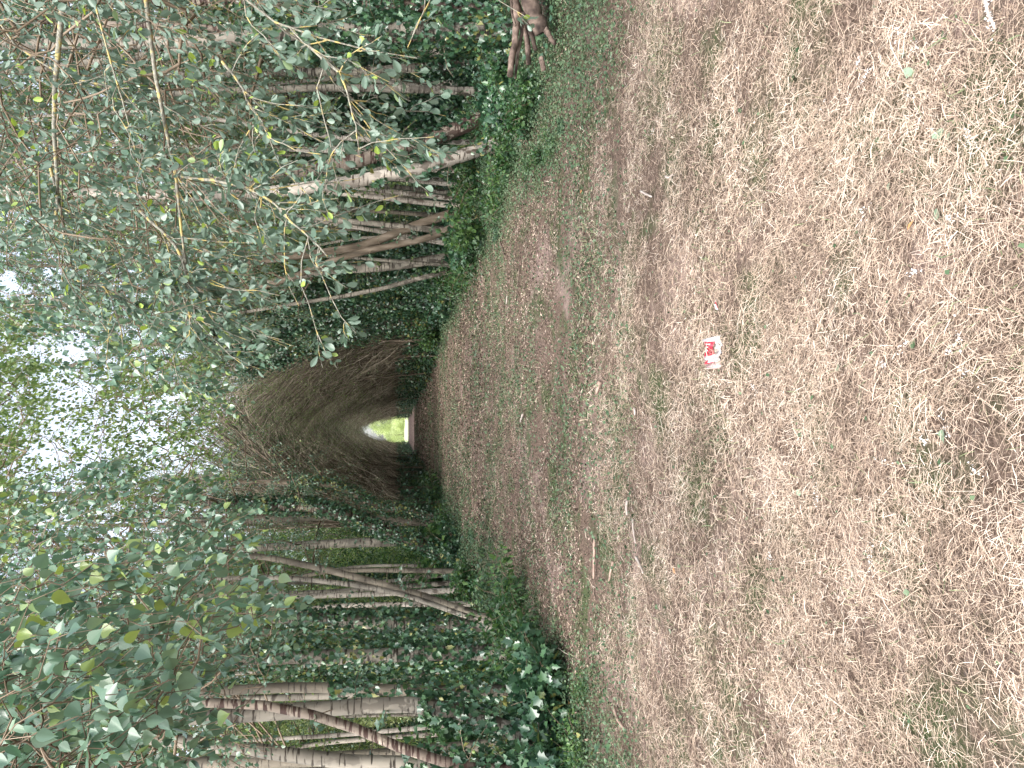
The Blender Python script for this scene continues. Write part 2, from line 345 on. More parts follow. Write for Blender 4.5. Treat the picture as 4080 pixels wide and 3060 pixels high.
def scatter(n, x0, x1, y0, y1, keep=None):
    x = rng.uniform(x0, x1, n); y = rng.uniform(y0, y1, n)
    if keep is not None:
        k = rng.random(n) < keep(x, y); x = x[k]; y = y[k]
    return x, y
def soilness(x, y): return np.clip((fnoise(x * .45 + 3, y, .8) - np.interp(y, [3, 4, 9, 12], [.66, .56, .57, .64])) * 9, 0, 1)      # bare patches
def greenness(x, y): return np.clip((fnoise(x * .55 + 50, y, .9) - .44) * 4.5, 0, 1)
def edgeness(x, y): return np.clip(np.interp(np.abs(x - .5), [1.8, 2.8], [0, .5]) + 1.3 * np.clip(x * .55 - .8, 0, 1) * np.interp(y, [3.6, 4.6, 8, 9.5], [0, 1, 1, 0]) + (np.abs(x - .5) - 2.3 + .9 * (fnoise(x, y, .8) - .5)) * 1.4, 0, 1)
def at_g(x, y, lift): return np.stack([x, y, gz(x, y) + lift], -1)

# straw: cut dry grass
mb = MB()
for (n, y0, y1, L0, L1, W0, W1, x0, x1) in ((230000, 1.2, 3.2, .014, .06, .0007, .0016, -2.4, 3.0), (190000, 3.2, 6, .015, .07, .0009, .0022, -3.2, 4.2),
                                            (70000, 6, 12, .02, .06, .002, .004, -2.8, 4.0), (30000, 12, 26, .03, .09, .005, .01, -2.8, 3.9), (14000, -1.5, 1.2, .03, .09, .002, .004, -2.4, 3)):
    x, y = scatter(n, x0, x1, y0, y1, lambda x, y: (1 - .93 * soilness(x, y)) * (1 - .7 * edgeness(x, y) * (y > 5)) * np.interp(y, [0, 4, 7, 10, 30], [1, 1, .5, .3, .22]) * (.45 + .55 * (fnoise(x, y, .5) > .42)))
    m = len(x); L = rng.uniform(L0, L1, m) * np.where(rng.random(m) < .05, 2.6, 1)
    wind = (fnoise(x, y, 1.0) * 6.28)
    ang = np.where(rng.random(m) < .2, wind + rng.normal(0, .5, m), rng.uniform(0, 6.28, m))
    blades(mb, at_g(x, y, rng.uniform(0.0, .028, m)), ang, rng.normal(.06, .22, m), L, rng.uniform(W0, W1, m), bend=.05)
for (cx_, cy_, rx_, n_) in ((.41, 3.69, .12, 260), (.60, 3.51, .05, 40)):
    x = cx_ + rng.normal(0, rx_, n_); y = cy_ + rng.normal(0, rx_ * .9, n_); far_ = (np.abs(x - cx_) > rx_ * .5) | (np.abs(y - cy_) > rx_ * .6) | (rng.random(n_) < .25); x = x[far_]; y = y[far_]; m = len(x)
    blades(mb, at_g(x, y, rng.uniform(.035, .052, m)), rng.uniform(0, 6.28, m), rng.normal(-.05, .1, m), rng.uniform(.03, .10, m), rng.uniform(.001, .0022, m), bend=.05)
tag(mb.obj('dry_grass', M['straw']), 'dry pale cut grass strewn over the ground', 'grass', kind='stuff')
# mulch of chopped leaves
mb = MB()
for (n, y0, y1, s) in ((26000, 1.5, 6, .012), (60000, 6, 14, .02), (50000, 14, 34, .035), (22000, 34, 68, .07)):
    x, y = scatter(n, -2.9, 4.1, y0, y1, lambda x, y: np.interp(y, [0, 4, 7, 70], [.25, .5, 1, 1]) * (1 - .75 * soilness(x, y)))
    m = len(x); leaves(mb, at_g(x, y, rng.uniform(.0, .02, m)), rdir(m, 0, .3), rdir(m, 1.2), rng.uniform(.6, 1.8, m) * s, 'dia', wid=rng.uniform(.5, 1.2))
tag(mb.obj('leaf_mulch', M['mulch']), 'brown chopped leaf mulch covering the alley floor', 'mulch', kind='stuff')
# green blades
mb = MB()
for (n, y0, y1, L, W) in ((36000, 1.2, 6, .04, .0025), (34000, 6, 14, .045, .004), (16000, 14, 40, .07, .009)):
    x, y = scatter(n, -3.2, 4.3, y0, y1, lambda x, y: (.10 + .7 * greenness(x, y) ** 1.3 + .5 * edgeness(x, y) * (y > 4)) * (1 - soilness(x, y)) * np.interp(y, [0, 3, 6], [.7, .8, 1]))
    m = len(x); blades(mb, at_g(x, y, .002), rng.uniform(0, 6.28, m), rng.uniform(.1, 1.1, m), L * rng.uniform(.5, 1.6, m), W * rng.uniform(.6, 1.4, m))
tag(mb.obj('green_grass', M['grass']), 'short green grass in thin patches on the mown ground', 'grass', kind='stuff')
# small clover and ivy leaves on the floor
mb = MB()
for (n, y0, y1, s) in ((10000, 1.6, 6, .016), (105000, 5, 13, .021), (60000, 13, 32, .036), (12000, 32, 66, .08)):
    x, y = scatter(n, -3.6, 4.8, y0, y1, lambda x, y: (.07 + .45 * greenness(x, y) * np.interp(y, [0, 5, 7], [.1, .3, 1]) + .9 * edgeness(x, y) * np.interp(y, [3.5, 5.5], [0, 1])))
    m = len(x); leaves(mb, at_g(x, y, rng.uniform(.005, .05, m) * (1 + 1.5 * edgeness(x, y))), rdir(m, 0, .3), rdir(m, 1.3), rng.uniform(.7, 1.7, m) * s, 'dia', wid=1.3)
tag(mb.obj('ground_leaves', M['clover']), 'small green clover and ivy leaves creeping over the ground', 'ground cover', kind='stuff')
mb = MB()
x, y = scatter(90000, -9, 11, 4.5, 45, lambda x, y: np.clip((np.abs(x - .5) - 2.7 + .8 * (fnoise(x, y, .9) - .5)) * 1.1, 0, 1) * np.interp(y, [4, 10, 45], [1, 1, .35]))
m = len(x); s = np.interp(y, [5, 45], [.045, .1]) * rng.uniform(.6, 1.4, m)
leaves(mb, at_g(x, y, rng.uniform(.02, .16, m)), rdir(m, 0, .35), rdir(m, 1.1), s, 'ivy')
tag(mb.obj('ivy_ground_cover', M['ivy_leaf']), 'dark ivy carpet under the trees beside the mown strip', 'ivy', kind='stuff')
# white seed fluff
mb = MB()
for zf, (cx, cy) in [(z7, (1570, 290)), (z7, (1230, 500)), (z7, (960, 700)), (z7, (1530, 620)), (z7, (1240, 1350)), (z7, (1830, 1410)), (z7, (1920, 890)), (z7, (1190, 410)),
                     (z8, (1580, 110)), (z8, (1490, 590)), (z8, (1350, 690)), (z8, (1800, 620)), (z8, (1880, 760)), (z8, (1750, 1130)), (z8, (1600, 1190)), (z8, (1940, 1390)), (z8, (890, 1540)), (z8, (500, 850)), (z8, (1860, 540)), (z7, (2060, 60)), (z7, (2080, 150)),
                     (z8, (1250, 1950)), (z8, (600, 1950)), (z2, (2040, 855)), (z8, (1340, 1330)), (z7, (1450, 240))]:
    c = on_ground(*zf(cx, cy)); n = int(rng.integers(14, 34)); ax = rng.uniform(0, 3.14); t_ = rng.normal(0, rng.uniform(.01, .022), n); s_ = rng.normal(0, .006, n)
    P = np.stack([c[0] + t_ * np.cos(ax) - s_ * np.sin(ax), c[1] + t_ * np.sin(ax) + s_ * np.cos(ax), np.zeros(n)], -1); P[:, 2] = gz(P[:, 0], P[:, 1]) + .024 + rng.uniform(0, .012, n)
    leaves(mb, P, rdir(n), rdir(n), rng.uniform(.003, .009, n), 'dia', wid=1.2)
tag(mb.obj('seed_fluff', M['fluff']), 'tiny tufts of white seed fluff caught in the cut grass', 'seed fluff', kind='stuff')
print('ground', time.time() - T0)

# ------------------------------------------------------------------ trees
def droop_lines(B, D, L, k=5, droop=.5, wob=.08):
    """curved lines from B (n,3) along D (n,3) length L, bending down"""
    n = len(B); t = np.linspace(0, 1, k); L = np.broadcast_to(L, (n,)); droop = np.broadcast_to(droop, (n,))
    P = B[:, None] + D[:, None] * (t[None, :, None] * L[:, None, None])
    P[:, :, 2] -= (droop * L)[:, None] * t[None] ** 2
    w_ = np.cumsum(rng.normal(0, wob, (n, k, 3)), 1) * L[:, None, None] / k * 1.5; w_[:, 0] = 0
    return P + w_
def along(P, m):
    """m random points on each line P (n,k,3) -> (n*m,3), tangent, t"""
    n, k, _ = P.shape; t = rng.uniform(.12, 1, (n, m)) * (k - 1 - 1e-6); i = t.astype(int); f = (t - i)[..., None]
    a = P[np.arange(n)[:, None], i]; b = P[np.arange(n)[:, None], i + 1]
    return (a + (b - a) * f).reshape(-1, 3), norm(b - a).reshape(-1, 3), (t / (k - 1)).ravel()
def crown(trunk, rad, wood, leaf, h0, nb=34, blen=1.6, sec=7, lpt=26, ls=.05, tpl='dia', droop=.55, hang=.8, sides=4, wm=0, up_=.55):
    z = trunk[:, 2]; ts = rng.uniform(h0, z[-1] * .99, nb)
    B = np.stack([np.interp(ts, z, trunk[:, 0]), np.interp(ts, z, trunk[:, 1]), ts], -1)
    r0 = np.interp(ts, z, rad)
    az = rng.uniform(0, 6.28, nb); el = rng.normal(up_, .25, nb)
    D = np.stack([np.cos(az) * np.cos(el), np.sin(az) * np.cos(el), np.sin(el)], -1)
    L = blen * (.5 + .9 * rng.random(nb)) * (1.15 - .6 * (ts / z[-1]))
    P = droop_lines(B, D, L, 7, droop * .5)
    rr = (np.minimum(r0 * .45, .03) * np.clip(L / blen, .5, 1.3))[:, None] * np.linspace(1, .2, 7)[None]
    tubes(wood, P, rr, sides, wm)
    q, tg, tt = along(P, sec); n2 = len(q)
    D2 = norm(tg * .5 + rdir(n2, 0, .5) * .8)
    L2 = rng.uniform(.35, 1.0, n2) * blen * .5
    P2 = droop_lines(q, D2, L2, 5, hang)
    tubes(wood, P2, np.linspace(.006, .0025, 5)[None] * np.ones((n2, 1)), 3, wm)
    q, tg, _ = along(P2, lpt); m = len(q)
    q = q + rng.normal(0, .04, (m, 3))
    d = norm(rdir(m, -.5) + tg * .4); leaves(leaf, q, d, rdir(m, .9), ls * rng.uniform(.6, 1.3, m), tpl)
def ivy_on(leaf, P, R, z0, z1, dens=260, ls=.065, thick=.09, patch=.35):
    """ivy leaves wrapped round a trunk centre line"""
    z = P[:, 2]; H = max(z1 - z0, .1); n = int(dens * H)
    t = rng.uniform(z0, z1, n); az = rng.uniform(0, 6.28, n)
    k = fnoise(az * .5 + P[0, 0], t, .55) + .25 * (1 - (t - z0) / H) > patch; t = t[k]; az = az[k]; n = len(t)
    c = np.stack([np.interp(t, z, P[:, 0]), np.interp(t, z, P[:, 1]), t], -1); r = np.interp(t, z, R)
    o = np.stack([np.cos(az), np.sin(az), np.zeros(n)], -1)
    th = thick * (.4 + 1.2 * fnoise(az, t + 9, .4)) * rng.random(n)
    p = c + o * (r + .01 + th)[:, None]
    d = norm(np.array([0, 0, -1.0]) + rdir(n) * .7); nn = norm(o * 1.0 + rdir(n) * .45 + np.array([0, 0, .35]))
    leaves(leaf, p, d, nn, ls * rng.uniform(.55, 1.35, n), 'ivy')
def shoots(wood, leaf, P, R, z0, z1, n, L=.5, ls=.05, tpl='birch', wm=0):
    z = P[:, 2]; t = rng.uniform(z0, z1, n); az = rng.uniform(0, 6.28, n)
    c = np.stack([np.interp(t, z, P[:, 0]), np.interp(t, z, P[:, 1]), t], -1)
    D = np.stack([np.cos(az), np.sin(az), rng.uniform(.1, .9, n)], -1)
    Q = droop_lines(c, norm(D), L * rng.uniform(.5, 1.4, n), 5, .5); tubes(wood, Q, np.linspace(.006, .002, 5)[None] * np.ones((n, 1)), 3, wm)
    q, tg, _ = along(Q, 12); m = len(q); leaves(leaf, q, norm(rdir(m, -.4) + tg * .5), rdir(m, 1), ls * rng.uniform(.6, 1.3, m), tpl)

def placed_birch(pts, depth, width, label, bark='white_bark', ivy=None, top=11.0, crown_h=3.4, lean_top=None, group='birch trees along the alley', base=None, nb=26, blen=1.5, ls=.055, ivd=420, name='birch_tree', leafmat='birch_leaf', depth_top=None, sh=10, lpt=26):
    """tree whose trunk passes through the given photo points at ground distance `depth`; width in photo px"""
    q0 = on_plane(pts[0][0], pts[0][1], depth); k0 = max(1.0, (2.95 if q0[0] < 0 else 3.75) / max(abs(q0[0]), .3)); depth = depth * k0
    dt = (depth_top or depth / k0) * k0
    W = [on_plane(a, b, depth + (dt - depth) * i / max(1, len(pts) - 1)) for i, (a, b) in enumerate(pts)]
    W = np.array(W); W = W[np.argsort(W[:, 2])]
    b = W[0].copy()
    if base is not None: b = np.array([base[0], base[1], 0.])
    else:
        dr = (W[1] - W[0]) / max(W[1][2] - W[0][2], .3) if len(W) > 1 else np.zeros(3); b = W[0] - dr * W[0][2] * (.8 if W[0][2] < 1.0 else .25); b[2] = 0; b[0] = min(b[0], -2.95) if W[0][0] < 0 else max(b[0], 3.7)
    b[2] = float(gz(b[0], b[1])) - .08
    dr = (W[-1] - W[-2]) / max(W[-1][2] - W[-2][2], .3) if len(W) > 1 else np.array([0, 0, 1.]); dr = np.clip(dr, -.5, .5) * .14
    tz = max(top, W[-1][2] + 2); tp = W[-1] + dr * (tz - W[-1][2]); tp[2] = tz
    pts3 = ([b] if W[0][2] > .15 else []) + list(W) + [tp]
    P = resample(np.array(pts3), 28); P[:, :2] += np.cumsum(rng.normal(0, .006, (28, 2)), 0)
    for i in range(1, 28): P[i, 2] = max(P[i, 2], P[i - 1, 2] + .01)
    r = width / 3.984 / F * depth / 2
    R = r * np.interp(P[:, 2], [0, .4, 2.5, tz], [1.35, 1.12, 1.0, .16])
    root = empty(name, tuple(P[0])); tag(root, label, 'tree', group)
    Q = P - P[0]
    wd = MB(); tubes(wd, Q, R, 12); lf = MB(); crown(Q, R, wd, lf, crown_h, nb=nb, blen=blen, ls=ls, lpt=lpt, wm=1)
    if sh: shoots(wd, lf, Q, R, .6, crown_h + 1, sh, L=.6, ls=ls, wm=1)
    kid(wd.obj('trunk', [M[bark], M['twig_bark']], smooth=True), root); kid(lf.obj('crown', M[leafmat]), root)
    if ivy:
        iv = MB(); ivy_on(iv, Q, R, ivy[0], ivy[1], dens=ivd * max(.6, r / .07), thick=ivy[2] if len(ivy) > 2 else .09, patch=ivy[3] if len(ivy) > 3 else .35); kid(iv.obj('ivy', M['ivy_leaf']), root)
    return root
B = placed_birch
# --- left side of the alley (lower edge of the picture)
B([z5(2212, 1640), z5(1750, 1560), z5(1000, 1490), z5(380, 1420)], 7.6, 54, 'smooth pale birch nearest on the left, cut by the left frame edge', ivy=(0, 1.6, .1), sh=4)
B([z6(1240, 1510), z6(1090, 1410), z6(920, 1300), z6(550, 1200), z6(0, 1265), z5(1100, 1320)], 7.3, 56, 'birch with banded white trunk rising out of ivy beside a leaning base', ivy=(.25, 1.45, .12, .2), bark='white_bark')
B([z6(500, 1180), z6(0, 1150), z5(1700, 1160), z5(1100, 1200)], 8.9, 40, 'grey barked tree close behind the banded white birch', bark='grey_bark', ivy=(0, 2.4, .14, .3))
B([z6(600, 1660), z6(400, 1585), z6(330, 1530), z6(200, 1435), z6(0, 1370), z5(1950, 1260), z5(1500, 1230)], 6.6, 36, 'thin brown birch with a hooked bend low in its stem', bark='patchy_bark', ivy=(0, 1.25, .1), crown_h=3.6, nb=14, sh=3)
B([z6(960, 705), z6(640, 580), z6(470, 530), z6(150, 450), z6(0, 395), z5(1950, 330), z5(1300, 230), z5(700, 160)], 11.2, 27, 'slender leaning birch at the left edge, front one of a close pair', bark='grey_bark', nb=16)
B([z6(900, 712), z6(750, 665), z6(560, 570), z6(400, 520), z6(100, 470), z5(2000, 420)], 11.8, 20, 'slender leaning birch at the left edge, rear one of a close pair', bark='white_bark', nb=14)
B([z6(620, 250), z6(520, 200), z6(370, 140), z6(0, 30), z4(0, 1620)], 19, 46, 'birch with black scaly bark and pale plates on the left', bark='scaly_bark', ivy=(0, 6, .16, .45))
B([z6(700, 80), z6(300, 20), z4(530, 1659), z4(350, 1600), z4(0, 1480), z3(1600, 1460)], 24, 28, 'leaning brown trunk hugging the mouth of the tunnel on the left', bark='brown_bark', ivy=(0, 5, .2, .3))
B([z6(560, 40), z4(200, 1640), z3(2212, 1540), z3(1900, 1480), z3(1600, 1460), z3(1400, 1420), z3(1200, 1440), z3(1000, 1480), z3(700, 1520)], 23, 24, 'thin white birch curving beside the tunnel on the left', nb=14, ivy=(0, 2.4, .14, .3), bark='pale_bark')
B([z6(300, 60), z5(2212, 30), z5(1300, 80), z5(700, 92), z5(400, 70)], 15, 36, 'straight grey trunk left of the tunnel rising to the sky gap', bark='grey_bark')
B([z6(270, 720), z6(0, 680), z5(1400, 640), z5(640, 585), z5(300, 592), z5(0, 600)], 10.5, 50, 'white birch with black knots high in the left leaves', ivy=(.5, 3.4, .2, .25), nb=20)
B([z6(0, 960), z5(1400, 980), z5(230, 965), z5(0, 980)], 9.8, 54, 'ivy clad birch on the left with only its pale top bare', bark='white_bark', ivy=(0, 4.2, .28, .15), nb=18)
B([z6(0, 200), z5(1200, 240), z5(230, 235), z5(0, 200)], 12.5, 36, 'birch with a pale top showing beside the left sky gap', nb=18)
# --- right side of the alley (upper edge of the picture)
B([z2(1000, 940), z2(750, 1030), z2(500, 1100), z2(250, 1150), z2(0, 1200), (900, 790), (300, 765), (0, 762)], 11.2, 48, 'white birch with a clean banded stem and ivy patches on the right', bark='pale_bark', ivy=(.2, 3.4, .06, .74), depth_top=10.6)
B([z2(850, 790), z2(700, 850), z2(550, 930), z2(400, 965), z2(200, 1030), z2(0, 1080), z1(1700, 1160), z1(1200, 1120)], 12.2, 56, 'leaning birch with red brown peeling bark on the right', bark='patchy_bark', ivy=(.4, 3.2, .08, .66))
B([z2(1120, 200), z2(800, 222), z2(600, 242), z2(200, 250)], 9.6, 34, 'short banded brown stem rising behind the log pile', bark='patchy_bark', ivy=(2, 4, .1), sh=3, nb=16)
B([z2(640, 430), z2(300, 460), z1(2100, 480), z1(700, 505)], 13.5, 34, 'pale stem half hidden by ivy on the right, far side', ivy=(0, 1.2, .15))
B([z2(750, 490), z2(420, 530), z2(0, 600), z1(1500, 660)], 15, 22, 'thin brown stem standing among ivy columns on the right', bark='grey_bark', nb=12)
B([z2(600, 775), z2(300, 750), z2(60, 740), z1(1500, 700)], 17, 28, 'pale grey stem with mottled bark deep on the right', bark='grey_bark')
B([z2(330, 815), z2(100, 830), z1(2212, 820), z1(1900, 800), z1(1000, 740)], 15.2, 36, 'whitish mottled birch deep on the right', bark='white_bark', ivy=(0, 1.6, .15))
B([z2(830, 1400), z2(700, 1480), z2(600, 1550), z2(300, 1580), z2(50, 1635), z3(1700, 210), z3(1300, 300)], 15.6, 26, 'forked brown tree leaning into the alley, front stem bare', bark='brown_bark', nb=20)
B([z2(760, 1370), z2(600, 1420), z2(400, 1490), z2(150, 1600), z3(1500, 60)], 16.2, 34, 'grey brown trunk leaning behind the bare brown stem', bark='brown_bark', nb=20)
B([z4(600, 20), z4(400, 50), z4(150, 90), z3(2212, 60), z3(1500, 220), z3(800, 210), z3(400, 280)], 18.5, 36, 'white birch with bright patches near the alley on the right', nb=16)
B([z4(600, 120), z4(400, 170), z4(200, 230), z4(0, 265), z3(1900, 310), z3(1700, 350), z3(1450, 400), z3(1000, 460)], 17, 17, 'thin clean white birch bowing in an arc on the right', bark='white_bark', nb=10, blen=1.1)
B([z2(0, 560), z1(1500, 572), z1(1150, 585), z1(1000, 600), z1(800, 645), z1(550, 725), z1(350, 825), z1(200, 940)], 13.2, 30, 'birch whose white upper stem sweeps toward the alley', nb=14, top=10)
B([z2(0, 170), z1(1300, 250), z1(300, 270), z1(100, 290)], 9.5, 58, 'thick pale birch blurred behind the near willow leaves', ivy=(0, 3.4, .2, .3))
B([z2(60, 60), z1(1200, 330), z1(100, 490)], 12, 40, 'pale birch second from the right edge behind willow leaves', ivy=(0, 3, .18, .3))
B([z3(1500, 620), z3(600, 350), z3(250, 380), z3(90, 435)], 20, 30, 'white stem crossing the right sky patches', nb=14, top=12)
B([z2(100, 20), z2(-500, 30)], 10.5, 46, 'ivy clad trunk at the right frame edge above the logs', ivy=(0, 4, .12, .2), bark='patchy_bark', nb=10)
for i, (x_, y_, wd_, hh, lab) in enumerate([(4.3, 21, 46, 7.5, 'dark ivy column leaning in right of the tunnel, nearest of its row'), (4.1, 24, 46, 7.5, 'dark ivy column leaning in right of the tunnel, second of its row'),
                                          (3.9, 27.5, 46, 7.0, 'dark ivy column leaning in right of the tunnel, nearest the tunnel mouth'), (5.0, 19.8, 44, 6.5, 'bulky ivy covered trunk right of the arcing white birch'),
                                          (6.8, 18.6, 40, 5.0, 'ivy covered trunk behind the forked brown tree'), (6.2, 14.5, 34, 4.2, 'ivy covered stem between the white birch and brown tree')]):
    R_ = wd_ / 3.984 / F * y_ / 2; lean = 2.6
    root = empty('ivy_tree', (x_, y_, 0)); tag(root, lab, 'tree', 'ivy covered trees on the right')
    P = np.array([[0, 0, -.1], [-.05, .05, 2], [-.5, .1, 3.6], [-1.5, 0, 6.3], [-lean, 0, 10]]); P = resample(P, 20); R = np.interp(P[:, 2], [0, 10], [R_, R_ * .3])
    wd = MB(); tubes(wd, P, R, 8)
    iv = MB(); ivy_on(iv, P, R, 0, hh, dens=900, ls=.085, thick=.38, patch=.12); kid(iv.obj('ivy', M['ivy_leaf']), root)
    lf = MB(); crown(P, R, wd, lf, 4.5, nb=18, blen=1.5, ls=.07, lpt=22, wm=1); kid(wd.obj('trunk', [M['grey_bark'], M['twig_bark']], smooth=True), root); kid(lf.obj('crown', M['birch_leaf']), root)
sl_ = []
for k in range(4):
    H = 12.0; P = resample([[0, 0, -.1], [rng.normal(0, .15), rng.normal(0, .15), 3], [rng.normal(0, .35), rng.normal(0, .3), 6.5], [rng.normal(0, .6), rng.normal(0, .5), H]], 24); R = np.interp(P[:, 2], [0, 2, H], [.062, .05, .012])
    root = empty('birch_tree'); wd = MB(); tubes(wd, P, R, 8); lf = MB(); crown(P, R, wd, lf, 4.2, nb=20, blen=1.2, ls=.06, lpt=22, wm=1); shoots(wd, lf, P, R, 1, 5, 8, L=.7, ls=.06, wm=1)
    kid(wd.obj('trunk', [M[['pale_bark', 'white_bark', 'pale_bark', 'grey_bark'][k]], M['twig_bark']], smooth=True), root); kid(lf.obj('crown', M['far_leaf']), root); sl_.append(root)
su = set()
for side, a0, a1, n_s in ((1, .21, .52, 34), (-1, -.43, -.16, 20)):
    for i in range(n_s):
        rat = a0 + (a1 - a0) * (i + rng.uniform(.1, .9)) / n_s; yy = rng.uniform(12.5, 24); yy = max(yy, (3.9 / rat if side > 0 else -3.4 / rat)); yy = min(yy, 30)
        k = int(rng.integers(0, 4)); o = sl_[k] if k not in su else copy_tree(sl_[k]); su.add(k)
        o.location = (rat * yy, yy, 0); o.rotation_euler = (rng.normal(0, .03), rng.normal(-side * .03, .05), rng.uniform(0, 6.28)); s_ = rng.uniform(.75, 1.2); o.scale = (s_, s_, s_)
        tag(o, 'slender pale birch stem in the dense rows on the %s' % ('right' if side > 0 else 'left'), 'tree', 'slender birch stems on the %s' % ('right' if side > 0 else 'left'))
print('placed trees', time.time() - T0)

# --- unmarked birches filling both sides, copies of four
protos = []
for k in range(5):
    H = rng.uniform(11, 14); P = np.array([[0, 0, -.1], [rng.normal(0, .1), rng.normal(0, .1), 2.5], [rng.normal(0, .3), rng.normal(0, .3), 6], [rng.normal(0, .5), rng.normal(0, .5), H]])
    P = resample(P, 24); R = np.interp(P[:, 2], [0, 2, H], [.085, .065, .012])
    root = empty('birch_tree'); wd = MB(); tubes(wd, P, R, 8); bk_ = M[['white_bark', 'grey_bark', 'white_bark', 'patchy_bark', 'brown_bark'][k]]; lf = MB(); crown(P, R, wd, lf, 2.2 if k % 2 else 3.2, nb=46, blen=1.7, ls=.075, lpt=26, sec=7, wm=1); shoots(wd, lf, P, R, .8, 4, 26, L=.9, ls=.07, wm=1)
    kid(wd.obj('trunk', [bk_, M['twig_bark']], smooth=True), root); kid(lf.obj('crown', M['birch_leaf' if k % 2 else 'far_leaf']), root)
    if k != 0:
        iv = MB(); ivy_on(iv, P, R, 0, 3 + k * .6, dens=520, ls=.08, thick=.22, patch=.3); kid(iv.obj('ivy', M['ivy_leaf']), root)
    protos.append(root)
spots = []
for side in (-1, 1):
    y_ = 6.0
    while y_ < 46:
        for row in range(5):
            xx = (3.9 if side > 0 else -3.5) + side * (row * 1.9 + rng.uniform(.5, 1.6)); yy = y_ + rng.uniform(-.6, .6)
            if row == 0 and yy < 18: continue
            if row == 1 and yy < 12: continue
            # skip spots that would stand in front of the measured stems
            if abs(xx - .5) < 5.2 + 0 * yy and yy < 13: continue
            if side < 0 and abs(xx) / max(yy, .1) > .75: continue
            if side > 0 and xx / max(yy, .1) > .95: continue
            if rng.random() < .38: continue
            spots.append((xx, yy, side, row))
        y_ += 2.3
used = set()
for i, (xx, yy, side, row) in enumerate(spots):
    k = int(rng.integers(0, 5)); o = protos[k] if k not in used else copy_tree(protos[k]); used.add(k)
    o.location = (xx, yy, 0); o.rotation_euler = (rng.normal(0, .03), rng.normal(-side * .03, .03), rng.uniform(0, 6.28)); s_ = rng.uniform(.8, 1.15); o.scale = (s_, s_, s_)
    tag(o, ('leafy birch in the crowded stand on the %s of the alley' % ('right' if side > 0 else 'left')), 'tree', 'birches filling the %s stand' % ('right' if side > 0 else 'left'))

# --- many-stemmed trees whose bent stems close over the alley as a tunnel
tun = []
for k in range(5):
    root = empty('coppice_tree'); ns = 11
    bx = rng.normal(0, .22, ns); by = rng.normal(0, .28, ns)
    zz = np.array([-.1, 1.2, 2.6, 4.2, 5.8, 7.2, 8.4]); P = np.zeros((ns, 7, 3))
    inn = rng.uniform(.6, 1.1, ns)
    prof = np.array([0, .05, .26, .72, 1.45, 2.45, 3.7])
    P[:, :, 0] = bx[:, None] + prof[None] * inn[:, None] + np.cumsum(rng.normal(0, .05, (ns, 7)), 1)
    P[:, :, 1] = by[:, None] + np.cumsum(rng.normal(0, .13, (ns, 7)), 1); P[:, :, 2] = zz[None] * rng.uniform(.85, 1.08, ns)[:, None]
    nu = 7; PU = np.zeros((nu, 7, 3)); zu = np.array([-.1, 1.6, 3.4, 5.2, 7.0, 8.8, 10.4]); iu = rng.uniform(-.15, .55, nu)      # straighter stems that fan out above the arch
    PU[:, :, 0] = rng.normal(-.15, .25, nu)[:, None] + np.array([0, .1, .3, .7, 1.2, 1.8, 2.6])[None] * iu[:, None] + np.cumsum(rng.normal(0, .06, (nu, 7)), 1)
    PU[:, :, 1] = rng.normal(0, .3, nu)[:, None] + np.cumsum(rng.normal(0, .16, (nu, 7)), 1); PU[:, :, 2] = zu[None] * rng.uniform(.85, 1.08, nu)[:, None]
    P = np.concatenate([P, PU]); ns = ns + nu
    wd = MB(); tubes(wd, P, rng.uniform(.022, .06, ns)[:, None] * np.linspace(1, .3, 7)[None], 6); lf = MB()
    q, tg, tt = along(P, 17); n = len(q)
    D = norm(tg * 1.0 + rdir(n, .1, .6) * rng.choice([.25, .5, .9], n, p=[.6, .3, .1])[:, None] + np.array([.15, 0, 0])); Q = droop_lines(q, D, rng.uniform(.7, 2.2, n), 6, rng.uniform(-.1, .3, n), .10)
    tubes(wd, Q, rng.uniform(.006, .017, n)[:, None] * np.linspace(1, .35, 6)[None], 4, 1)
    q2, tg2, _ = along(Q, 2); n2 = len(q2); Q2 = droop_lines(q2, norm(tg2 + rdir(n2) * .8), rng.uniform(.25, .8, n2), 4, .3, .15)
    tubes(wd, Q2, np.linspace(.006, .003, 4)[None] * np.ones((n2, 1)), 3, 1)
    q3, tg3, _ = along(Q2, 12); keep = (q3[:, 2] > 5.4 + rng.normal(0, 1.5, len(q3))) & (rng.random(len(q3)) < .8) | (fnoise(q3[:, 0] * 2 + q3[:, 1], q3[:, 2], .5) > .66); q3 = q3[keep]; n3 = len(q3)
    leaves(lf, q3 + rng.normal(0, .05, (n3, 3)), rdir(n3, -.4), rdir(n3, .8), .06 * rng.uniform(.6, 1.4, n3), 'dia')
    # outer foliage that closes the wall from behind
    n4 = 1700; q4 = np.stack([rng.uniform(-3.2, -.8, n4), rng.normal(0, .9, n4), rng.uniform(.6, 8, n4)], -1); leaves(lf, q4, rdir(n4, -.3), rdir(n4, .6), .10 * rng.uniform(.6, 1.4, n4), 'dia')
    kid(wd.obj('trunk', [M['brown_bark'], M['tunnel_twig']], smooth=True), root); kid(lf.obj('crown', M['bush_leaf' if k % 2 else 'far_leaf']), root)
    iv = MB(); n5 = 900; r5 = rng.random(n5); q5 = np.stack([rng.normal(0, .28, n5) + .1, rng.normal(0, .45, n5), rng.random(n5) ** 1.6 * 1.5], -1); leaves(iv, q5, rdir(n5, -.4), rdir(n5, .8) + np.array([.8, 0, 0]), .10 * rng.uniform(.5, 1.3, n5), 'ivy'); kid(iv.obj('ivy', M['ivy_leaf']), root)
    tun.append(root)
usedt = set()
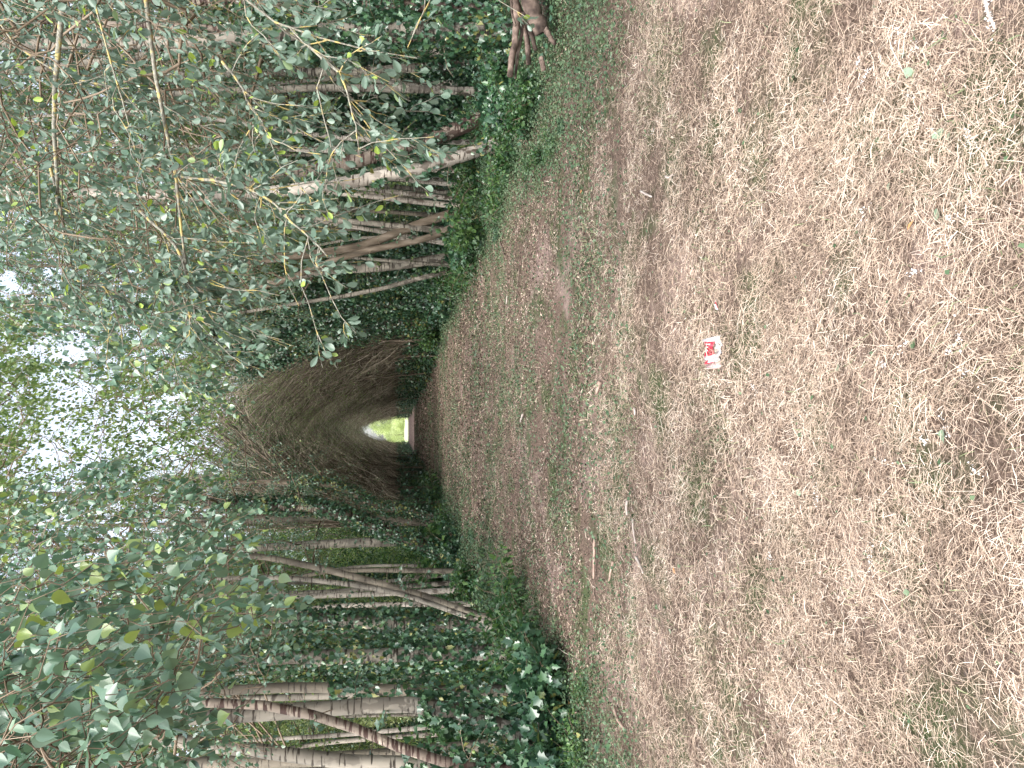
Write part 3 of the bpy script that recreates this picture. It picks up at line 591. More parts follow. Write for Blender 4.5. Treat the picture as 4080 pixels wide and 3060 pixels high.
for side in (-1, 1):
    yy = 26.5 if side < 0 else 29.0
    first = True
    while yy < 99:
        k = int(rng.integers(0, 5)); o = tun[k] if k not in usedt else copy_tree(tun[k]); usedt.add(k)
        hw = np.interp(yy, [18, 40, 99], [3.15, 2.9, 2.1]) + rng.uniform(-.1, .35)
        o.location = (.25 + side * hw, yy + rng.uniform(-.3, .3), 0); s_ = rng.uniform(.9, 1.1); o.scale = (s_, s_, s_ * rng.uniform(.92, 1.08))
        o.rotation_euler = (0, 0, (math.pi if side > 0 else 0) + rng.normal(0, .25))
        tag(o, 'bent many-stemmed tree in the %s wall of the branch tunnel' % ('right' if side > 0 else 'left'), 'tree', 'trees forming the %s tunnel wall' % ('right' if side > 0 else 'left'))
        if first: o['label'] = 'many-stemmed tree at the mouth of the branch tunnel, nearest on its %s side' % ('right' if side > 0 else 'left'); first = False
        yy += rng.uniform(1.0, 1.5) if yy < 60 else rng.uniform(1.5, 2.2)
# --- bright trees at the open end
for i, (x_, y_, s_) in enumerate([(-14, 190, .9), (-6, 200, .7), (3.5, 215, .85), (9, 190, .75), (18, 190, .9), (-2.5, 150, .35), (28, 190, 1.0), (-24, 190, 1.0), (5.5, 140, .35), (0, 230, .5)]):
    if i == 0:
        root = empty('broadleaf_tree'); mb = MB(); P = resample([[0, 0, -.2], [0, 0, 3], [.3, 0, 7], [0, 0, 11]], 12); R = np.linspace(.3, .06, 12); tubes(mb, P, R, 8); kid(mb.obj('trunk', M['brown_bark']), root)
        lf = MB(); n = 20000; d = rdir(n); rr = rng.uniform(.55, 1, n) ** .5; lump = 1 + .35 * (fnoise(np.arctan2(d[:, 1], d[:, 0]) * 2, d[:, 2] * 3, .6) - .5) * 2
        p = d * np.array([5, 5, 5.2]) * (rr * lump)[:, None] + np.array([0, 0, 5.8]); leaves(lf, p[p[:, 2] > .3], rdir((p[:, 2] > .3).sum(), -.3), rdir((p[:, 2] > .3).sum(), .8), .26, 'dia'); kid(lf.obj('crown', M['bright_leaf']), root); o = root; b0 = root
    else: o = copy_tree(b0)
    o.location = (x_, y_, 0); o.scale = (s_, s_, s_); o.rotation_euler = (0, 0, i * 1.3)
    tag(o, 'bright green tree in the open light beyond the tunnel', 'tree', 'trees beyond the end of the alley')
for i, (x_, y_, s_) in enumerate([(-7, 150, .5), (-3.5, 142, .42), (-.5, 160, .5), (2.6, 146, .45), (6, 152, .55), (11, 150, .5)]):
    o = copy_tree(b0); o.location = (x_, y_, -1.2 * s_); o.scale = (s_ * 1.1, s_, s_ * .6); o.rotation_euler = (0, 0, i * 1.9)
    tag(o, 'low bright green shrub closing the view past the tunnel', 'shrub', 'shrubs beyond the end of the alley')
# --- tall trees outside both stands, closing the view to the sides
tall = [o for o in (b0,)]
n_ = 0
for side in (-1, 1):
    for yy in np.arange(14, 110, 9.0):
        o = copy_tree(b0); x_ = side * (15 + rng.uniform(0, 4)) + .5; s_ = rng.uniform(.85, 1.15); o.location = (x_, yy + rng.uniform(-2, 2), 0); o.scale = (s_ * .8, s_ * .9, s_); o.rotation_euler = (0, 0, rng.uniform(0, 6))
        tag(o, 'light green tree behind the birch stand on the %s' % ('right' if side > 0 else 'left'), 'tree', 'trees behind the %s stand' % ('right' if side > 0 else 'left'))
print('stands', time.time() - T0)

# ------------------------------------------------------------------ undergrowth: bushes along both edges
def bush_proto(name, n_st, H, leafmat, tpl, ls, n_leaf, spread=.5):
    root = empty(name); wd = MB(); lf = MB()
    az = rng.uniform(0, 6.28, n_st); D = np.stack([np.cos(az) * spread, np.sin(az) * spread, np.ones(n_st)], -1)
    Bq = np.stack([rng.normal(0, .12, n_st), rng.normal(0, .12, n_st), np.full(n_st, -.03)], -1)
    P = droop_lines(Bq, norm(D), H * rng.uniform(.6, 1.25, n_st), 7, .35, .1); tubes(wd, P, np.linspace(.006, .002, 7)[None] * np.ones((n_st, 1)), 4)
    q, tg, t = along(P, n_leaf); n = len(q)
    side = norm(np.cross(tg, rdir(n))); q = q + side * rng.uniform(.0, .14, n)[:, None]
    leaves(lf, q, norm(side + rdir(n, -.2) * .5), rdir(n, 1.2), ls * rng.uniform(.6, 1.3, n), tpl)
    kid(wd.obj('stems', M['twig_bark']), root); kid(lf.obj('foliage', M[leafmat]), root); return root
bp = {'bramble': bush_proto('bramble_bush', 26, .85, 'bush_leaf', 'oval', .065, 44, .8), 'nettle': bush_proto('nettle_plant', 22, .75, 'bush_leaf', 'birch', .07, 40, .35),
      'ivy': bush_proto('ivy_bush', 30, .8, 'ivy_leaf', 'ivy', .075, 50, .8), 'sapling': bush_proto('hazel_sapling', 12, 1.3, 'bush_leaf', 'birch', .09, 40, .5)}
bused = set()
def put(kind, sx, sy, s, label, z=1.0, xy=None):
    p = xy if xy is not None else on_ground(sx, sy)[:2]
    r0 = bp[kind]; o = r0 if kind not in bused else copy_tree(r0); bused.add(kind)
    o.location = (p[0], p[1], float(gz(p[0], p[1]))); o.scale = (s, s, s * z); o.rotation_euler = (0, 0, rng.uniform(0, 6.28))
    tag(o, label, 'bush' if kind != 'nettle' else 'plant', 'undergrowth along the alley edges'); return o
put('bramble', 2090, 2430, 1.15, 'dark bramble mound where the left edge pushes into the strip')
put('bramble', 2150, 2560, 1.0, 'bramble bush just nearer than the dark mound on the left')
put('nettle', 1900, 2300, 1.0, 'bright green nettles left of the black barked birch')
put('ivy', 2240, 2760, 1.1, 'ivy mound under the banded white birch')
put('ivy', 2270, 2900, 1.15, 'ivy mound at the foot of the leaning birch base')
put('bramble', 2330, 2990, .55, 'broad leaved weeds near the left frame corner')
put('bramble', 1760, 1990, 1.5, 'dark bush spilling onto the strip left of the tunnel mouth', 1.1)
put('bramble', 1800, 2090, 1.2, 'dark bush between the tunnel mouth and black barked birch')
put('ivy', 1840, 2180, 1.1, 'ivy mound at the foot of the black barked birch')
put('sapling', 1730, 1930, 1.0, 'sapling in the shade left of the tunnel mouth')
put('nettle', 2060, 640, .7, 'dark nettle clump at the foot of the white right birch')
put('nettle', 2120, 480, .75, 'tall nettles between the leaning birch and the logs')
put('nettle', 2150, 360, .7, 'broad leaved plant beside the log tips')
put('sapling', 2075, 300, .55, 'sapling with large pale leaves left of the log tips')
put('bramble', 2010, 780, .8, 'dark bush under the brown leaning trunks')
put('sapling', 1940, 900, 1.0, 'bright green sapling under the forked brown tree')
put('bramble', 1900, 1010, 1.2, 'green bush beyond the forked brown tree')
put('bramble', 1860, 1080, 1.2, 'bush below the arcing thin white birch')
put('ivy', 1810, 1180, 1.3, 'ivy bank right of the strip before the hazel clump')
put('sapling', 1760, 1330, 1.2, 'fresh green hazel clump right of the tunnel mouth')
put('sapling', 1740, 1390, 1.1, 'fresh green hazel clump nearest the tunnel mouth on the right')
put('ivy', 1690, 1470, 1.6, 'ivy bank at the foot of the right tunnel wall')
put('nettle', 2170, 620, .35, 'small pale weed at the strip edge below the white birch')
for i in range(64):                                       # fill between the named ones
    side = -1 if i % 2 else 1; yy = rng.uniform(6.5, 42); xx = .5 + side * (rng.uniform(3.5, 4.6) + (rng.uniform(0, 3.5) if i % 3 else 0)); 
    if yy < 9.5: yy += 6
    put(['bramble', 'nettle', 'ivy', 'sapling'][i % 4], 0, 0, rng.uniform(.6, 1.5), 'green undergrowth plant between the trees on the %s' % ('right' if side > 0 else 'left'), xy=(xx, yy))
for i in range(46):
    side = -1 if i % 2 else 1; yy = rng.uniform(5.2, 26) if side > 0 else rng.uniform(6.5, 26); xx = .5 + side * (rng.uniform(2.6, 3.35) - (.5 if side > 0 and yy < 8 else 0))
    o = put(['nettle', 'ivy', 'bramble'][i % 3], 0, 0, rng.uniform(.13, .34), 'low weed creeping onto the %s edge of the mown strip' % ('right' if side > 0 else 'left'), .8, xy=(xx, yy)); o['group'] = 'low weeds along the strip edges'
print('bushes', time.time() - T0)

# ------------------------------------------------------------------ near branches hanging into the view
def branch_child(root, polys, loc, bark, twig_n, leafmat, tpl, ls, tl, lpt, hang=.4, wm=None, name='branch'):
    """polys: list of (list of world points, r0, r1, twigs)"""
    for P, r0, r1, nt_ in polys:
        P = resample(P, 16) - loc; P[1:] += np.cumsum(rng.normal(0, .004, (15, 3)), 0)
        wd = MB(); tubes(wd, P, np.linspace(r0, r1, 16), 7); tw = wd
        if nt_:
            q, tg, t = along(P[None], nt_); D = norm(tg * .7 + rdir(nt_) * .9); Q = droop_lines(q, D, tl * rng.uniform(.4, 1.3, nt_), 6, hang, .12)
            tubes(tw, Q, np.linspace(.0032, .0013, 6)[None] * np.ones((nt_, 1)), 4); q2, tg2, _ = along(Q, 2); D2 = norm(tg2 + rdir(len(q2)) * .8); Q2 = droop_lines(q2, D2, tl * .4 * rng.uniform(.4, 1.2, len(q2)), 6, hang * .6, .1)
            tubes(tw, Q2, np.linspace(.002, .001, 6)[None] * np.ones((len(q2), 1)), 3)
            b = kid(wd.obj(name, M[bark], smooth=True), root)
            lf = MB(); A = np.concatenate([Q, Q2]); q3, tg3, _ = along(A, lpt); n = len(q3)
            sd_ = norm(np.cross(tg3, rdir(n))); d = norm(sd_ * .9 + tg3 * .5 + np.array([0, 0, -.35])); st = ls * .25
            leaves(lf, q3 + d * st, d, norm(rdir(n, 1.1)), ls * rng.uniform(.55, 1.3, n), tpl); kid(lf.obj('leaves', M[leafmat]), b)
W_ = lambda zf, pts, d0, d1: [at_dist(*zf(a, b), d0 + (d1 - d0) * i / (len(pts) - 1)) for i, (a, b) in enumerate(pts)]
tr = np.array([3.6, 2.6, 0.0]); root = empty('willow_tree', tuple(tr)); tag(root, 'grey leaved willow with lichen covered branches hanging in at the right', 'tree')
mb = MB(); TP = resample([[0, 0, -.1], [.05, 0, 1.2], [-.1, .1, 2.4], [0, 0.1, 4], [.1, 0, 6]], 16); tubes(mb, TP, np.linspace(.13, .05, 16), 12); kid(mb.obj('trunk', M['grey_bark'], smooth=True), root)
def joined(pts, h):                                   # begin the branch on the trunk
    a = tr + np.array([0, 0, h]); m_ = (a + np.array(pts[0])) / 2 + np.array([0, 0, .25]); return [a, m_] + list(pts)
A1 = W_(z1, [(460, -60), (380, 200), (330, 400), (320, 700), (320, 1050), (430, 1380), (330, 1480)], 3.4, 4.3)
C1 = W_(z1, [(930, -60), (950, 330), (990, 600), (1020, 850), (1060, 980), (1180, 1140), (1150, 1340), (1130, 1660), (1250, 2100)], 3.3, 3.6)
D1 = W_(z1, [(1180, 1140), (1480, 1180), (1700, 1250), (1850, 1380), (1950, 1500), (2140, 1680)], 3.4, 3.0)
E1 = W_(z1, [(1400, -60), (1540, 60), (1740, 130), (2000, 220), (2300, 300), (2520, 335), (2680, 365)], 2.9, 2.9)
F1 = W_(z1, [(1440, 400), (1560, 500), (1650, 700), (1780, 900)], 3.2, 3.1)
G1 = W_(z1, [(2000, 300), (2210, 590), (2262, 730), (2292, 900), (2310, 1030)], 2.9, 2.9)
H1 = W_(z2, [(640, -60), (560, 100), (500, 260), (380, 350)], 2.7, 2.7)
I1 = W_(z3, [(900, -300), (1150, -50), (1200, 100), (1220, 250), (1250, 400), (1270, 480)], 3.6, 3.5)
J1 = W_(z1, [(-50, 260), (330, 430), (550, 540), (740, 610), (1000, 560)], 4.0, 3.8)
K1 = W_(z1, [(540, -60), (590, 180), (640, 380), (740, 610), (850, 900), (900, 1200)], 3.2, 3.5)
L1_ = W_(z3, [(300, -700), (480, 250), (680, 150), (760, 330), (820, 600)], 4.2, 4.0)
branch_child(root, [(joined(A1, 2.6), .022, .008, 26), (joined(C1, 2.2), .019, .004, 44), (D1, .008, .003, 26), (joined(E1, 2.0), .012, .002, 28), (F1, .006, .0025, 16), (G1, .006, .002, 12),
                    (joined(H1, 1.9), .006, .0015, 9), (I1, .009, .004, 26), (joined(J1, 3.0), .012, .004, 12), (joined(K1, 2.5), .008, .003, 26), (L1_, .009, .003, 26)], tr, 'lichen_bark', 0, 'willow_leaf', 'oval', .042, .34, 9)
# finer curtain of willow twigs: hang from above, kept to the space where the photograph has them
def curtain(root, tr, n, dr, poly, leafmat, tpl, ls, L, lpt, bark='twig_bark', groups=8, droop=.7, name='branch'):
    poly = np.array(poly, float)
    def inside(x, y):
        c = np.zeros(len(x), bool); j = len(poly) - 1
        for i in range(len(poly)):
            xi, yi = poly[i]; xj, yj = poly[j]
            k = ((yi > y) != (yj > y)) & (x < (xj - xi) * (y - yi) / (yj - yi + 1e-9) + xi); c ^= k; j = i
        return c
    out = []; per = n // groups
    for g in range(groups):
        sx = rng.uniform(poly[:, 0].min(), poly[:, 0].max(), per * 4); sy = rng.uniform(poly[:, 1].min(), poly[:, 1].max(), per * 4)
        k = inside(sx, sy); sx = sx[k][:per]; sy = sy[k][:per]; d0 = dr[0] + (dr[1] - dr[0]) * (g + .5) / groups; m = len(sx)
        tip = np.array([at_dist(a, b, d0 + rng.normal(0, .18)) for a, b in zip(sx, sy)])
        away = np.sign(tr[0]) * np.array([1, 0, 0.])
        st = tip + (away * rng.uniform(.1, .5, m)[:, None] + np.array([0, 0, 1.0]) * rng.uniform(.3, .7, m)[:, None] + rng.normal(0, .12, (m, 3))) * L
        t = np.linspace(0, 1, 6)[None, :, None]; Q = st[:, None] * (1 - t) + tip[:, None] * t; Q[:, :, 2] += (np.sin(np.linspace(0, np.pi, 6)) * .12 * L)[None]
        Q[:, 1:-1] += rng.normal(0, .018, (m, 4, 3))
        Q = Q - tr
        hp = np.array([0, 0, min(3.0 + g * .25, 5)]); S_ = Q[:, 0]; order = np.argsort(np.linalg.norm(S_ - hp, axis=1))
        nodes = [hp]; par = [-1]
        for ii in order:                                # each twig joins the nearest limb that already exists
            A_ = np.array(nodes); dd = np.linalg.norm(A_ - S_[ii], axis=1) + .15 * np.linalg.norm(A_ - hp, axis=1); pj = int(np.argmin(dd)); nodes.append(S_[ii]); par.append(pj)
        cnt = np.ones(len(nodes))
        for c_ in range(len(nodes) - 1, 0, -1): cnt[par[c_]] += cnt[c_]
        A_ = np.array(nodes); pa = np.array(par[1:]); a0 = A_[pa]; a1 = A_[1:]; tt = np.linspace(0, 1, 4)[None, :, None]; SL = a0[:, None] * (1 - tt) + a1[:, None] * tt
        SL[:, 1:-1] += rng.normal(0, .06, (len(a1), 2, 3)) * np.minimum(np.linalg.norm(a1 - a0, axis=1), .6)[:, None, None]
        wd = MB(); tubes(wd, SL, (.0016 * np.minimum(cnt[1:], 60) ** .5)[:, None] * np.ones((1, 4)), 5); tubes(wd, Q, np.linspace(.0026, .0011, 6)[None] * np.ones((m, 1)), 4)
        b = kid(wd.obj(name, M[bark], smooth=True), root)
        lf = MB(); q, tg, _ = along(Q, lpt); mm = len(q); sd_ = norm(np.cross(tg, rdir(mm))); d = norm(sd_ * .8 + tg * .4 + np.array([0, 0, -.55]))
        leaves(lf, q + d * ls * .35, d, norm(rdir(mm, .9)), ls * rng.uniform(.6, 1.25, mm), tpl); kid(lf.obj('leaves', M[leafmat]), b)
# willow curtain (source pixels)
curtain(root, tr, 250, (3.3, 5.2), [(0, 0), (1450, 0), (1250, 250), (1150, 560), (1250, 900), (1300, 1100), (900, 1300), (650, 1450), (350, 1350), (150, 1000), (0, 900)], 'willow_leaf', 'oval', .042, .55, 14)
bt = np.array([-3.1, 2.6, 0.0]); root2 = empty('birch_tree', tuple(bt)); tag(root2, 'birch whose large near leaves hang in at the upper left', 'tree')
mb = MB(); TP = resample([[0, 0, -.1], [-.05, 0, 1.5], [.1, .05, 3], [.15, 0.1, 5], [.1, 0, 8]], 16); tubes(mb, TP, np.linspace(.12, .05, 16), 12); kid(mb.obj('trunk', M['white_bark'], smooth=True), root2)
curtain(root2, bt, 120, (1.9, 2.9), [(0, 2560), (500, 2450), (800, 2750), (600, 2900), (780, 3060), (0, 3060)], 'birch_leaf', 'birch', .044, .4, 10, groups=3)
curtain(root2, bt, 190, (2.4, 3.9), [(0, 2250), (600, 2150), (1150, 2130), (1330, 2330), (1050, 2520), (900, 2700), (1050, 2950), (900, 3060), (0, 3060)], 'birch_leaf', 'birch', .052, .5, 11, groups=5)
bt3 = np.array([-4.6, 5.2, 0.0]); root3 = empty('birch_tree', tuple(bt3)); tag(root3, 'birch whose fine twigs droop over the middle of the alley', 'tree')
mb = MB(); TP = resample([[0, 0, -.1], [-.05, 0, 2], [.1, .05, 5], [.15, 0.1, 9]], 16); tubes(mb, TP, np.linspace(.11, .04, 16), 12); kid(mb.obj('trunk', M['white_bark'], smooth=True), root3)
curtain(root3, bt3, 330, (4.6, 7.5), [(100, 1900), (700, 1750), (1050, 1900), (1100, 2250), (1300, 2500), (900, 2700), (0, 2800), (0, 2100)], 'birch_leaf', 'birch', .055, .8, 16, groups=6)
bt4 = np.array([5.0, 5.6, 0.0]); root4 = empty('birch_tree', tuple(bt4)); tag(root4, 'birch with drooping twigs right of the tunnel, behind the willow sprays', 'tree')
mb = MB(); TP = resample([[0, 0, -.1], [-.05, 0, 2], [-.1, .05, 5], [.15, 0.1, 9]], 16); tubes(mb, TP, np.linspace(.11, .04, 16), 12); kid(mb.obj('trunk', M['white_bark'], smooth=True), root4)
curtain(root4, bt4, 220, (5.0, 8.0), [(0, 500), (900, 700), (1150, 1000), (1150, 1300), (1080, 1600), (800, 1750), (350, 1500), (0, 1300)], 'birch_leaf', 'birch', .055, .8, 16, groups=6)
bt5 = np.array([-4.4, 11.0, 0.0]); root5 = empty('birch_tree', tuple(bt5)); tag(root5, 'tall birch whose fine top twigs veil the sky over the tunnel', 'tree')
mb = MB(); TP = resample([[0, 0, -.1], [-.05, 0, 2], [.1, .05, 6], [.3, 0.1, 11]], 16); tubes(mb, TP, np.linspace(.11, .04, 16), 12); kid(mb.obj('trunk', M['grey_bark'], smooth=True), root5)
curtain(root5, bt5, 300, (9, 14), [(0, 1150), (260, 1250), (240, 1620), (120, 1800), (250, 2050), (0, 2200)], 'far_leaf', 'dia', .075, 1.0, 20, groups=5)
curtain(root5, bt5, 260, (9, 14), [(420, 1250), (950, 1400), (950, 1900), (520, 2000), (500, 1700)], 'far_leaf', 'dia', .075, 1.0, 16, groups=4)
curtain(root5, bt5, 270, (9, 13), [(0, 1450), (600, 1450), (600, 2150), (0, 2150)], 'far_leaf', 'dia', .07, .8, 14, groups=3)
print('near', time.time() - T0)

# ------------------------------------------------------------------ logs, sticks, leaves, litter
def log(pts, r0, r1, label, m='dark_wood', name='log', sides=9, group=None, cat=None, k=12):
    P = resample(np.array(pts, float), k); c = P[0].copy(); P = P - c
    P[1:-1] += rng.normal(0, r0 * .12, (k - 2, 3)); R = np.linspace(r0, r1, k) * rng.uniform(.88, 1.12, k)
    mb = MB(); tubes(mb, P, R, sides, cap=True); o = mb.obj(name, M[m]); o.location = tuple(c); tag(o, label, cat or name, group); return o
def z9(x, y): return (1900 + x * .2411, y * .2411)
WL = lambda pts, d: [on_plane(*z9(a, b), d - .75) for a, b in pts]
g_ = 'logs heaped at the right edge'
log(WL([(760, -300), (860, 0), (960, 280), (1080, 540)], 7.9), .085, .075, 'thick grey log with a broken cut end in the pile', group=g_)
log(WL([(560, -200), (680, 150), (660, 370), (640, 600), (600, 850), (550, 1260)], 8.0), .042, .03, 'long bare pole jutting left above the log pile', 'dry_wood', group=g_)
log(WL([(600, -200), (720, 250), (800, 500), (860, 800), (860, 1060)], 8.15), .035, .028, 'pale crooked branch lying behind the long pole', 'dry_wood', group=g_)
log(WL([(760, 380), (720, 700), (660, 1000), (640, 1300)], 8.05), .02, .014, 'thin forked stick beside the long bare pole', 'dry_wood', group=g_)
log(WL([(800, 200), (900, 600), (980, 830)], 8.1), .035, .02, 'dark stub under the middle of the log pile', 'dark_wood', group=g_)
log(WL([(1120, 480), (1190, 570), (1290, 740)], 7.75), .03, .02, 'short brown chunk on the ground below the thick log', 'dark_wood', group=g_)
log(WL([(560, -100), (590, 280), (640, 430)], 7.8), .014, .01, 'thin grey stick standing over the log pile', 'dark_wood', group=g_)
log(WL([(1060, 950), (1110, 1170)], 7.8), .028, .026, 'sawn brownish stub in the leaves left of the pile', 'dry_wood', group=g_)
log(WL([(950, -300), (1100, 100), (1200, 300)], 8.3), .05, .04, 'shadowed log lowest in the pile at the frame edge', 'dark_wood', group=g_)
for a, b, r, l, m_ in [(z6(1665, 175), z6(1652, 430), .012, 'long pinkish stick lying left of centre on the strip', 'pink_wood'), (z6(1785, 1258), z6(1870, 1412), .014, 'stripped pink stick near the left edge of the grass', 'pink_wood'),
                       (z6(1905, 45), z6(1930, 200), .008, 'bleached splinter in the straw, right one of two in line', 'bleached_wood'), (z6(1930, 290), z6(1985, 395), .010, 'bleached splinter in the straw, left one of two in line', 'bleached_wood'),
                       (z6(1780, 320), z6(1755, 465), .009, 'short stick beyond the bleached splinters', 'pink_wood'), (z6(1505, 1505), z6(1632, 1468), .014, 'orange brown stick in the weeds at the left edge', 'pink_wood'),
                       (z6(1440, 1322), z6(1548, 1298), .012, 'reddish stick poking from the ivy mound', 'pink_wood'), (z4(1170, 60), z4(1142, 395), .009, 'long thin dark stick across the strip, right of centre', 'dark_wood'),
                       (z2(1040, 1565), z4(1082, 10), .014, 'tan stick at the right edge by the sapling', 'dry_wood'), (z4(1205, 1025), z4(1188, 1075), .014, 'small pale chip in the middle of the strip', 'bleached_wood'),
                       (z4(1700, 815), z4(1678, 892), .016, 'brown stub with a pale broken tip', 'pink_wood'), (z4(1868, 1585), z6(1872, 20), .010, 'white peeled stick in the straw on the left', 'bleached_wood'),
                       (z4(1090, 260), z4(1086, 310), .012, 'pale chip beside the thin dark stick', 'bleached_wood'), (z4(905, 560), z4(890, 700), .012, 'faint grey stick far along the strip', 'dry_wood'),
                       (z4(1910, 990), z4(1918, 1030), .009, 'pale chip on the straw near the centre', 'bleached_wood'), (z2(1960, 1240), z2(2030, 1275), .008, 'whitish forked chip on the right of the strip', 'bleached_wood'),
                       (z2(2130, 1145), z2(2180, 1130), .008, 'white bark chip on the straw at the right', 'bleached_wood'), (z6(560, 400), z6(860, 300), .014, 'pale dead stick leaning out of the left weeds', 'dry_wood'),
                       (z7(2020, 0), z7(2095, 195), .006, 'white lichened twig in the right corner of the straw', 'bleached_wood'), (z8(1195, 1430), z8(1265, 1355), .002, 'thin dark twig on the near straw', 'dark_wood'),
                       (z7(1270, 95), z7(1360, 75), .002, 'tiny dark twig on the straw near the right edge', 'dark_wood')]:
    p, q = on_ground(*a), on_ground(*b); p[2] = gz(p[0], p[1]) + r + .016; q[2] = gz(q[0], q[1]) + r + .02; mid = (p + q) / 2 + np.array([rng.normal(0, .01), rng.normal(0, .01), .004])
    log([p, mid, q], r, r * .7, l, m_, 'stick', 6, 'sticks lying on the mown strip', k=7)
for a, l in [(z2(1315, 1025), 'orange dead leaf at the right edge of the strip'), (z2(1575, 1250), 'orange dead leaf on the brown soil at the right'), (z2(1130, 1190), 'dark red leaf under the right hedge'),
             (z4(1452, 1445), 'orange leaf in the middle of the dark mulch'), (z6(2195, 400), 'rust coloured leaf in the straw on the left'), (z7(1575, 1430), 'orange leaf on the near straw at the right'), (z6(1500, 1235), 'red brown leaf at the foot of the left ivy')]:
    p = on_ground(*a); mb = MB(); sc_ = .03 + .004 * p[1]
    leaves(mb, np.zeros((1, 3)), rdir(1, 0, .1), np.array([[.2, .1, 1.]]), sc_, 'oval'); o = mb.obj('dead_leaf', M['dead_leaf']); o.location = (p[0], p[1], float(gz(p[0], p[1])) + .03)
    tag(o, l, 'leaf', 'dead leaves on the ground')
for a, s_, l in [(z7(1480, 350), .05, 'round grey green leaf high on the right straw'), (z7(1520, 440), .05, 'pale leaf just nearer the centre than the round one on the right'), (z7(745, 530), .05, 'dark green leaf fragment beside a windrow of straw'),
                 (z7(1735, 1400), .055, 'pale green leaf with a cut corner on the near straw'), (z7(1370, 1240), .04, 'small grey green leaf on the near straw, right of centre'), (z7(1185, 1510), .03, 'small green leaf on the near straw by the centre'),
                 (z7(425, 1120), .05, 'dark toothed leaf on the right of the straw'), (z7(1690, 850), .05, 'grey green leaf paired with a pale one on the right straw'), (z7(1780, 860), .045, 'silvery leaf paired with a green one on the right straw'),
                 (z8(1040, 740), .045, 'crumpled pale leaf at the centre of the straw'), (z8(1520, 600), .05, 'dull green leaf behind white fluff'), (z8(765, 1075), .03, 'bright green leaf fragment in the central straw'),
                 (z8(1700, 1125), .06, 'big sage leaf beside white fluff, left of centre'), (z8(760, 1510), .04, 'pale green leaf on the straw left of centre'), (z2(1770, 380), .07, 'grey leaf in the green fringe at the right'),
                 (z6(2060, 600), .06, 'green leaf in the grass on the left'), (z6(2160, 760), .05, 'pale leaf in the green tuft on the left'), (z6(2115, 1420), .05, 'green leaf in the left grass, nearer the edge')]:
    p = on_ground(*a); mb = MB(); leaves(mb, np.zeros((1, 3)), rdir(1, 0, .1), np.array([[rng.normal(0, .4), rng.normal(0, .4), 1.]]), s_ * .7, 'birch' if s_ > .04 else 'oval', wid=1.15)
    o = mb.obj('fallen_leaf', M['pale_leaf'] if ('pale' in l or 'grey' in l or 'silver' in l or 'sage' in l) else M['clover']); o.location = (p[0], p[1], float(gz(p[0], p[1])) + .018); tag(o, l, 'leaf', 'green leaves fallen on the straw')

# crushed red and white packaging
def flat_mat(n, c):
    m = bpy.data.materials.new(n); t, N, Lk = nodes_of(m); out = N('ShaderNodeOutputMaterial'); p = N('ShaderNodeBsdfPrincipled'); nz = N('ShaderNodeTexNoise'); nz.inputs['Scale'].default_value = 40; tc = N('ShaderNodeTexCoord')
    r = ramp(t, [(.35, [x * .8 for x in c]), (.6, list(c))]); Lk(tc.outputs['Object'], nz.inputs['Vector']); Lk(nz.outputs[0], r.inputs[0]); Lk(r.outputs[0], p.inputs['Base Color']); p.inputs['Roughness'].default_value = .4; Lk(p.outputs[0], out.inputs[0]); return m
M['litter_white'] = flat_mat('litter_white', (.7, .66, .66)); M['litter_red'] = flat_mat('litter_red', (.5, .03, .06)); M['litter_pink'] = flat_mat('litter_pink', (.6, .42, .42))
def sheet(mb, poly, z, mi, crumple, th=.0015):
    poly = np.array(poly, float); n = len(poly); zt = z + crumple(poly[:, 0], poly[:, 1])
    V = np.concatenate([np.c_[poly, zt + th], np.c_[poly, zt]]); i = np.arange(n)
    mb.add(V, [np.array([i]), np.array([i[::-1] + n]), np.stack([i, i + n, (i + 1) % n + n, (i + 1) % n], -1)], mi)
cr = lambda x, y: .011 * np.sin(x * 42 + 1) * np.cos(y * 38) + .005 * np.sin(x * 110 + y * 70)
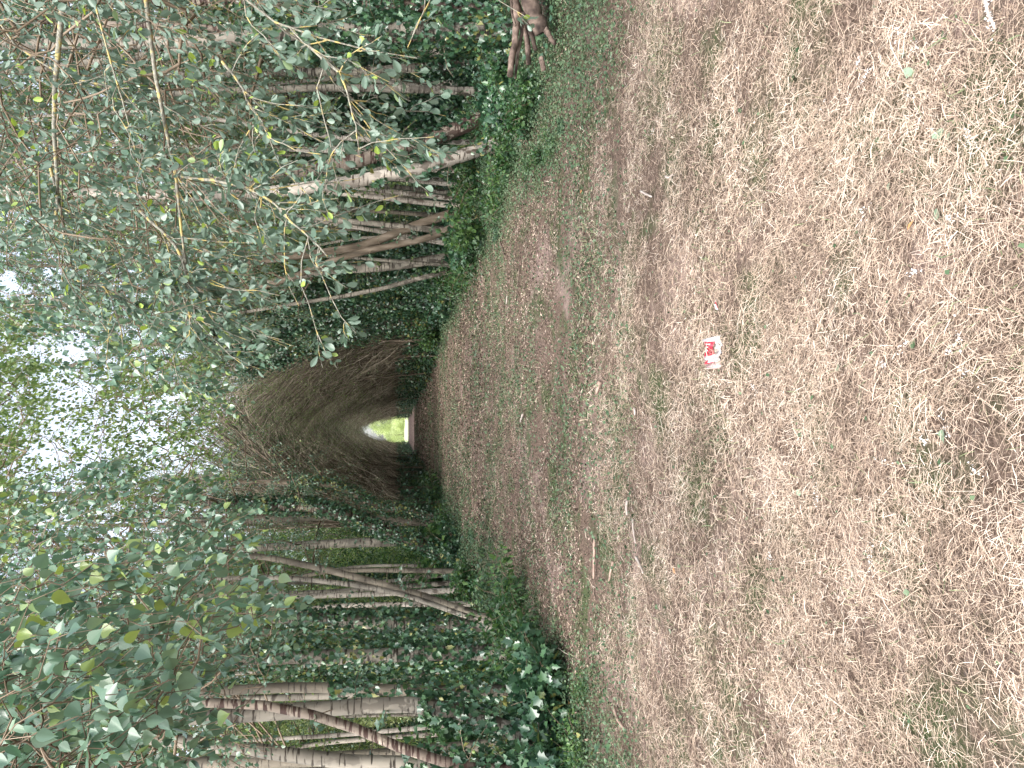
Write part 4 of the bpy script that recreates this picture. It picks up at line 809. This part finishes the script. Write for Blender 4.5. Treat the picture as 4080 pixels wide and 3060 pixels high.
p0 = on_ground(*z8(215, 610)); root = empty('drink_carton', (p0[0], p0[1], float(gz(p0[0], p0[1])) + .022)); root.rotation_euler = (.18, .05, math.radians(4)); root.scale = (.78, 1.25, 1.2); tag(root, 'torn red and white printed carton trodden into the straw', 'litter')
# local x = to the right in the upright view, y = away
mb = MB()
for i_ in range(6):                                    # body folded into facets
    x0 = -.085 + i_ * .028; x1 = x0 + .028; sheet(mb, [(x0, -.055), (x1, -.055 - .006 * (i_ % 2)), (x1, .05 + .006 * (i_ % 3)), (x0, .055)], 0, 0, cr, .002)
kid(mb.obj('white_panel', M['litter_white']), root)
mb = MB(); 
for i_ in range(5):
    x0 = -.085 + i_ * .033; sheet(mb, [(x0, -.018), (x0 + .0328, -.018), (x0 + .0328, .050), (x0, .050)], .004, 0, cr, .001)
kid(mb.obj('red_panel', M['litter_red']), root)
mb = MB()                                              # broad white letter strokes on the red
for q in ([(-.062, .004), (-.054, .004), (-.048, .042), (-.056, .044)], [(-.04, .004), (-.033, .003), (-.036, .036), (-.043, .038)], [(-.02, .012), (.012, .026), (.010, .034), (-.022, .020)], [(.016, .005), (.024, .004), (.030, .040), (.022, .042)], [(.036, .008), (.043, .006), (.05, .034), (.043, .036)], [(-.07, .018), (-.03, .020), (-.03, .024), (-.07, .023)]):
    sheet(mb, q, .0065, 0, cr, .0006)
kid(mb.obj('lettering', M['litter_white']), root)
mb = MB(); sheet(mb, [(-.13, -.05), (-.086, -.055), (-.086, .05), (-.115, .045), (-.12, .01)], -.003, 0, cr, .0015); kid(mb.obj('torn_flap', M['litter_pink']), root)
p0 = on_ground(*z8(255, 325)); root = empty('paper_scrap', (p0[0], p0[1], float(gz(p0[0], p0[1])) + .03)); tag(root, 'small red and white scrap right of the torn carton', 'litter')
mb = MB(); sheet(mb, [(-.022, -.014), (.006, -.012), (.012, .012), (-.014, .018)], 0, 0, cr); sheet(mb, [(.018, -.006), (.034, -.008), (.032, .008), (.02, .01)], 0, 0, cr); kid(mb.obj('paper', M['litter_white']), root)
mb = MB(); sheet(mb, [(-.016, -.02), (.016, -.016), (.02, -.008), (-.014, -.010)], .003, 0, cr, .0008); kid(mb.obj('red_print', M['litter_red']), root)
print('done', time.time() - T0)
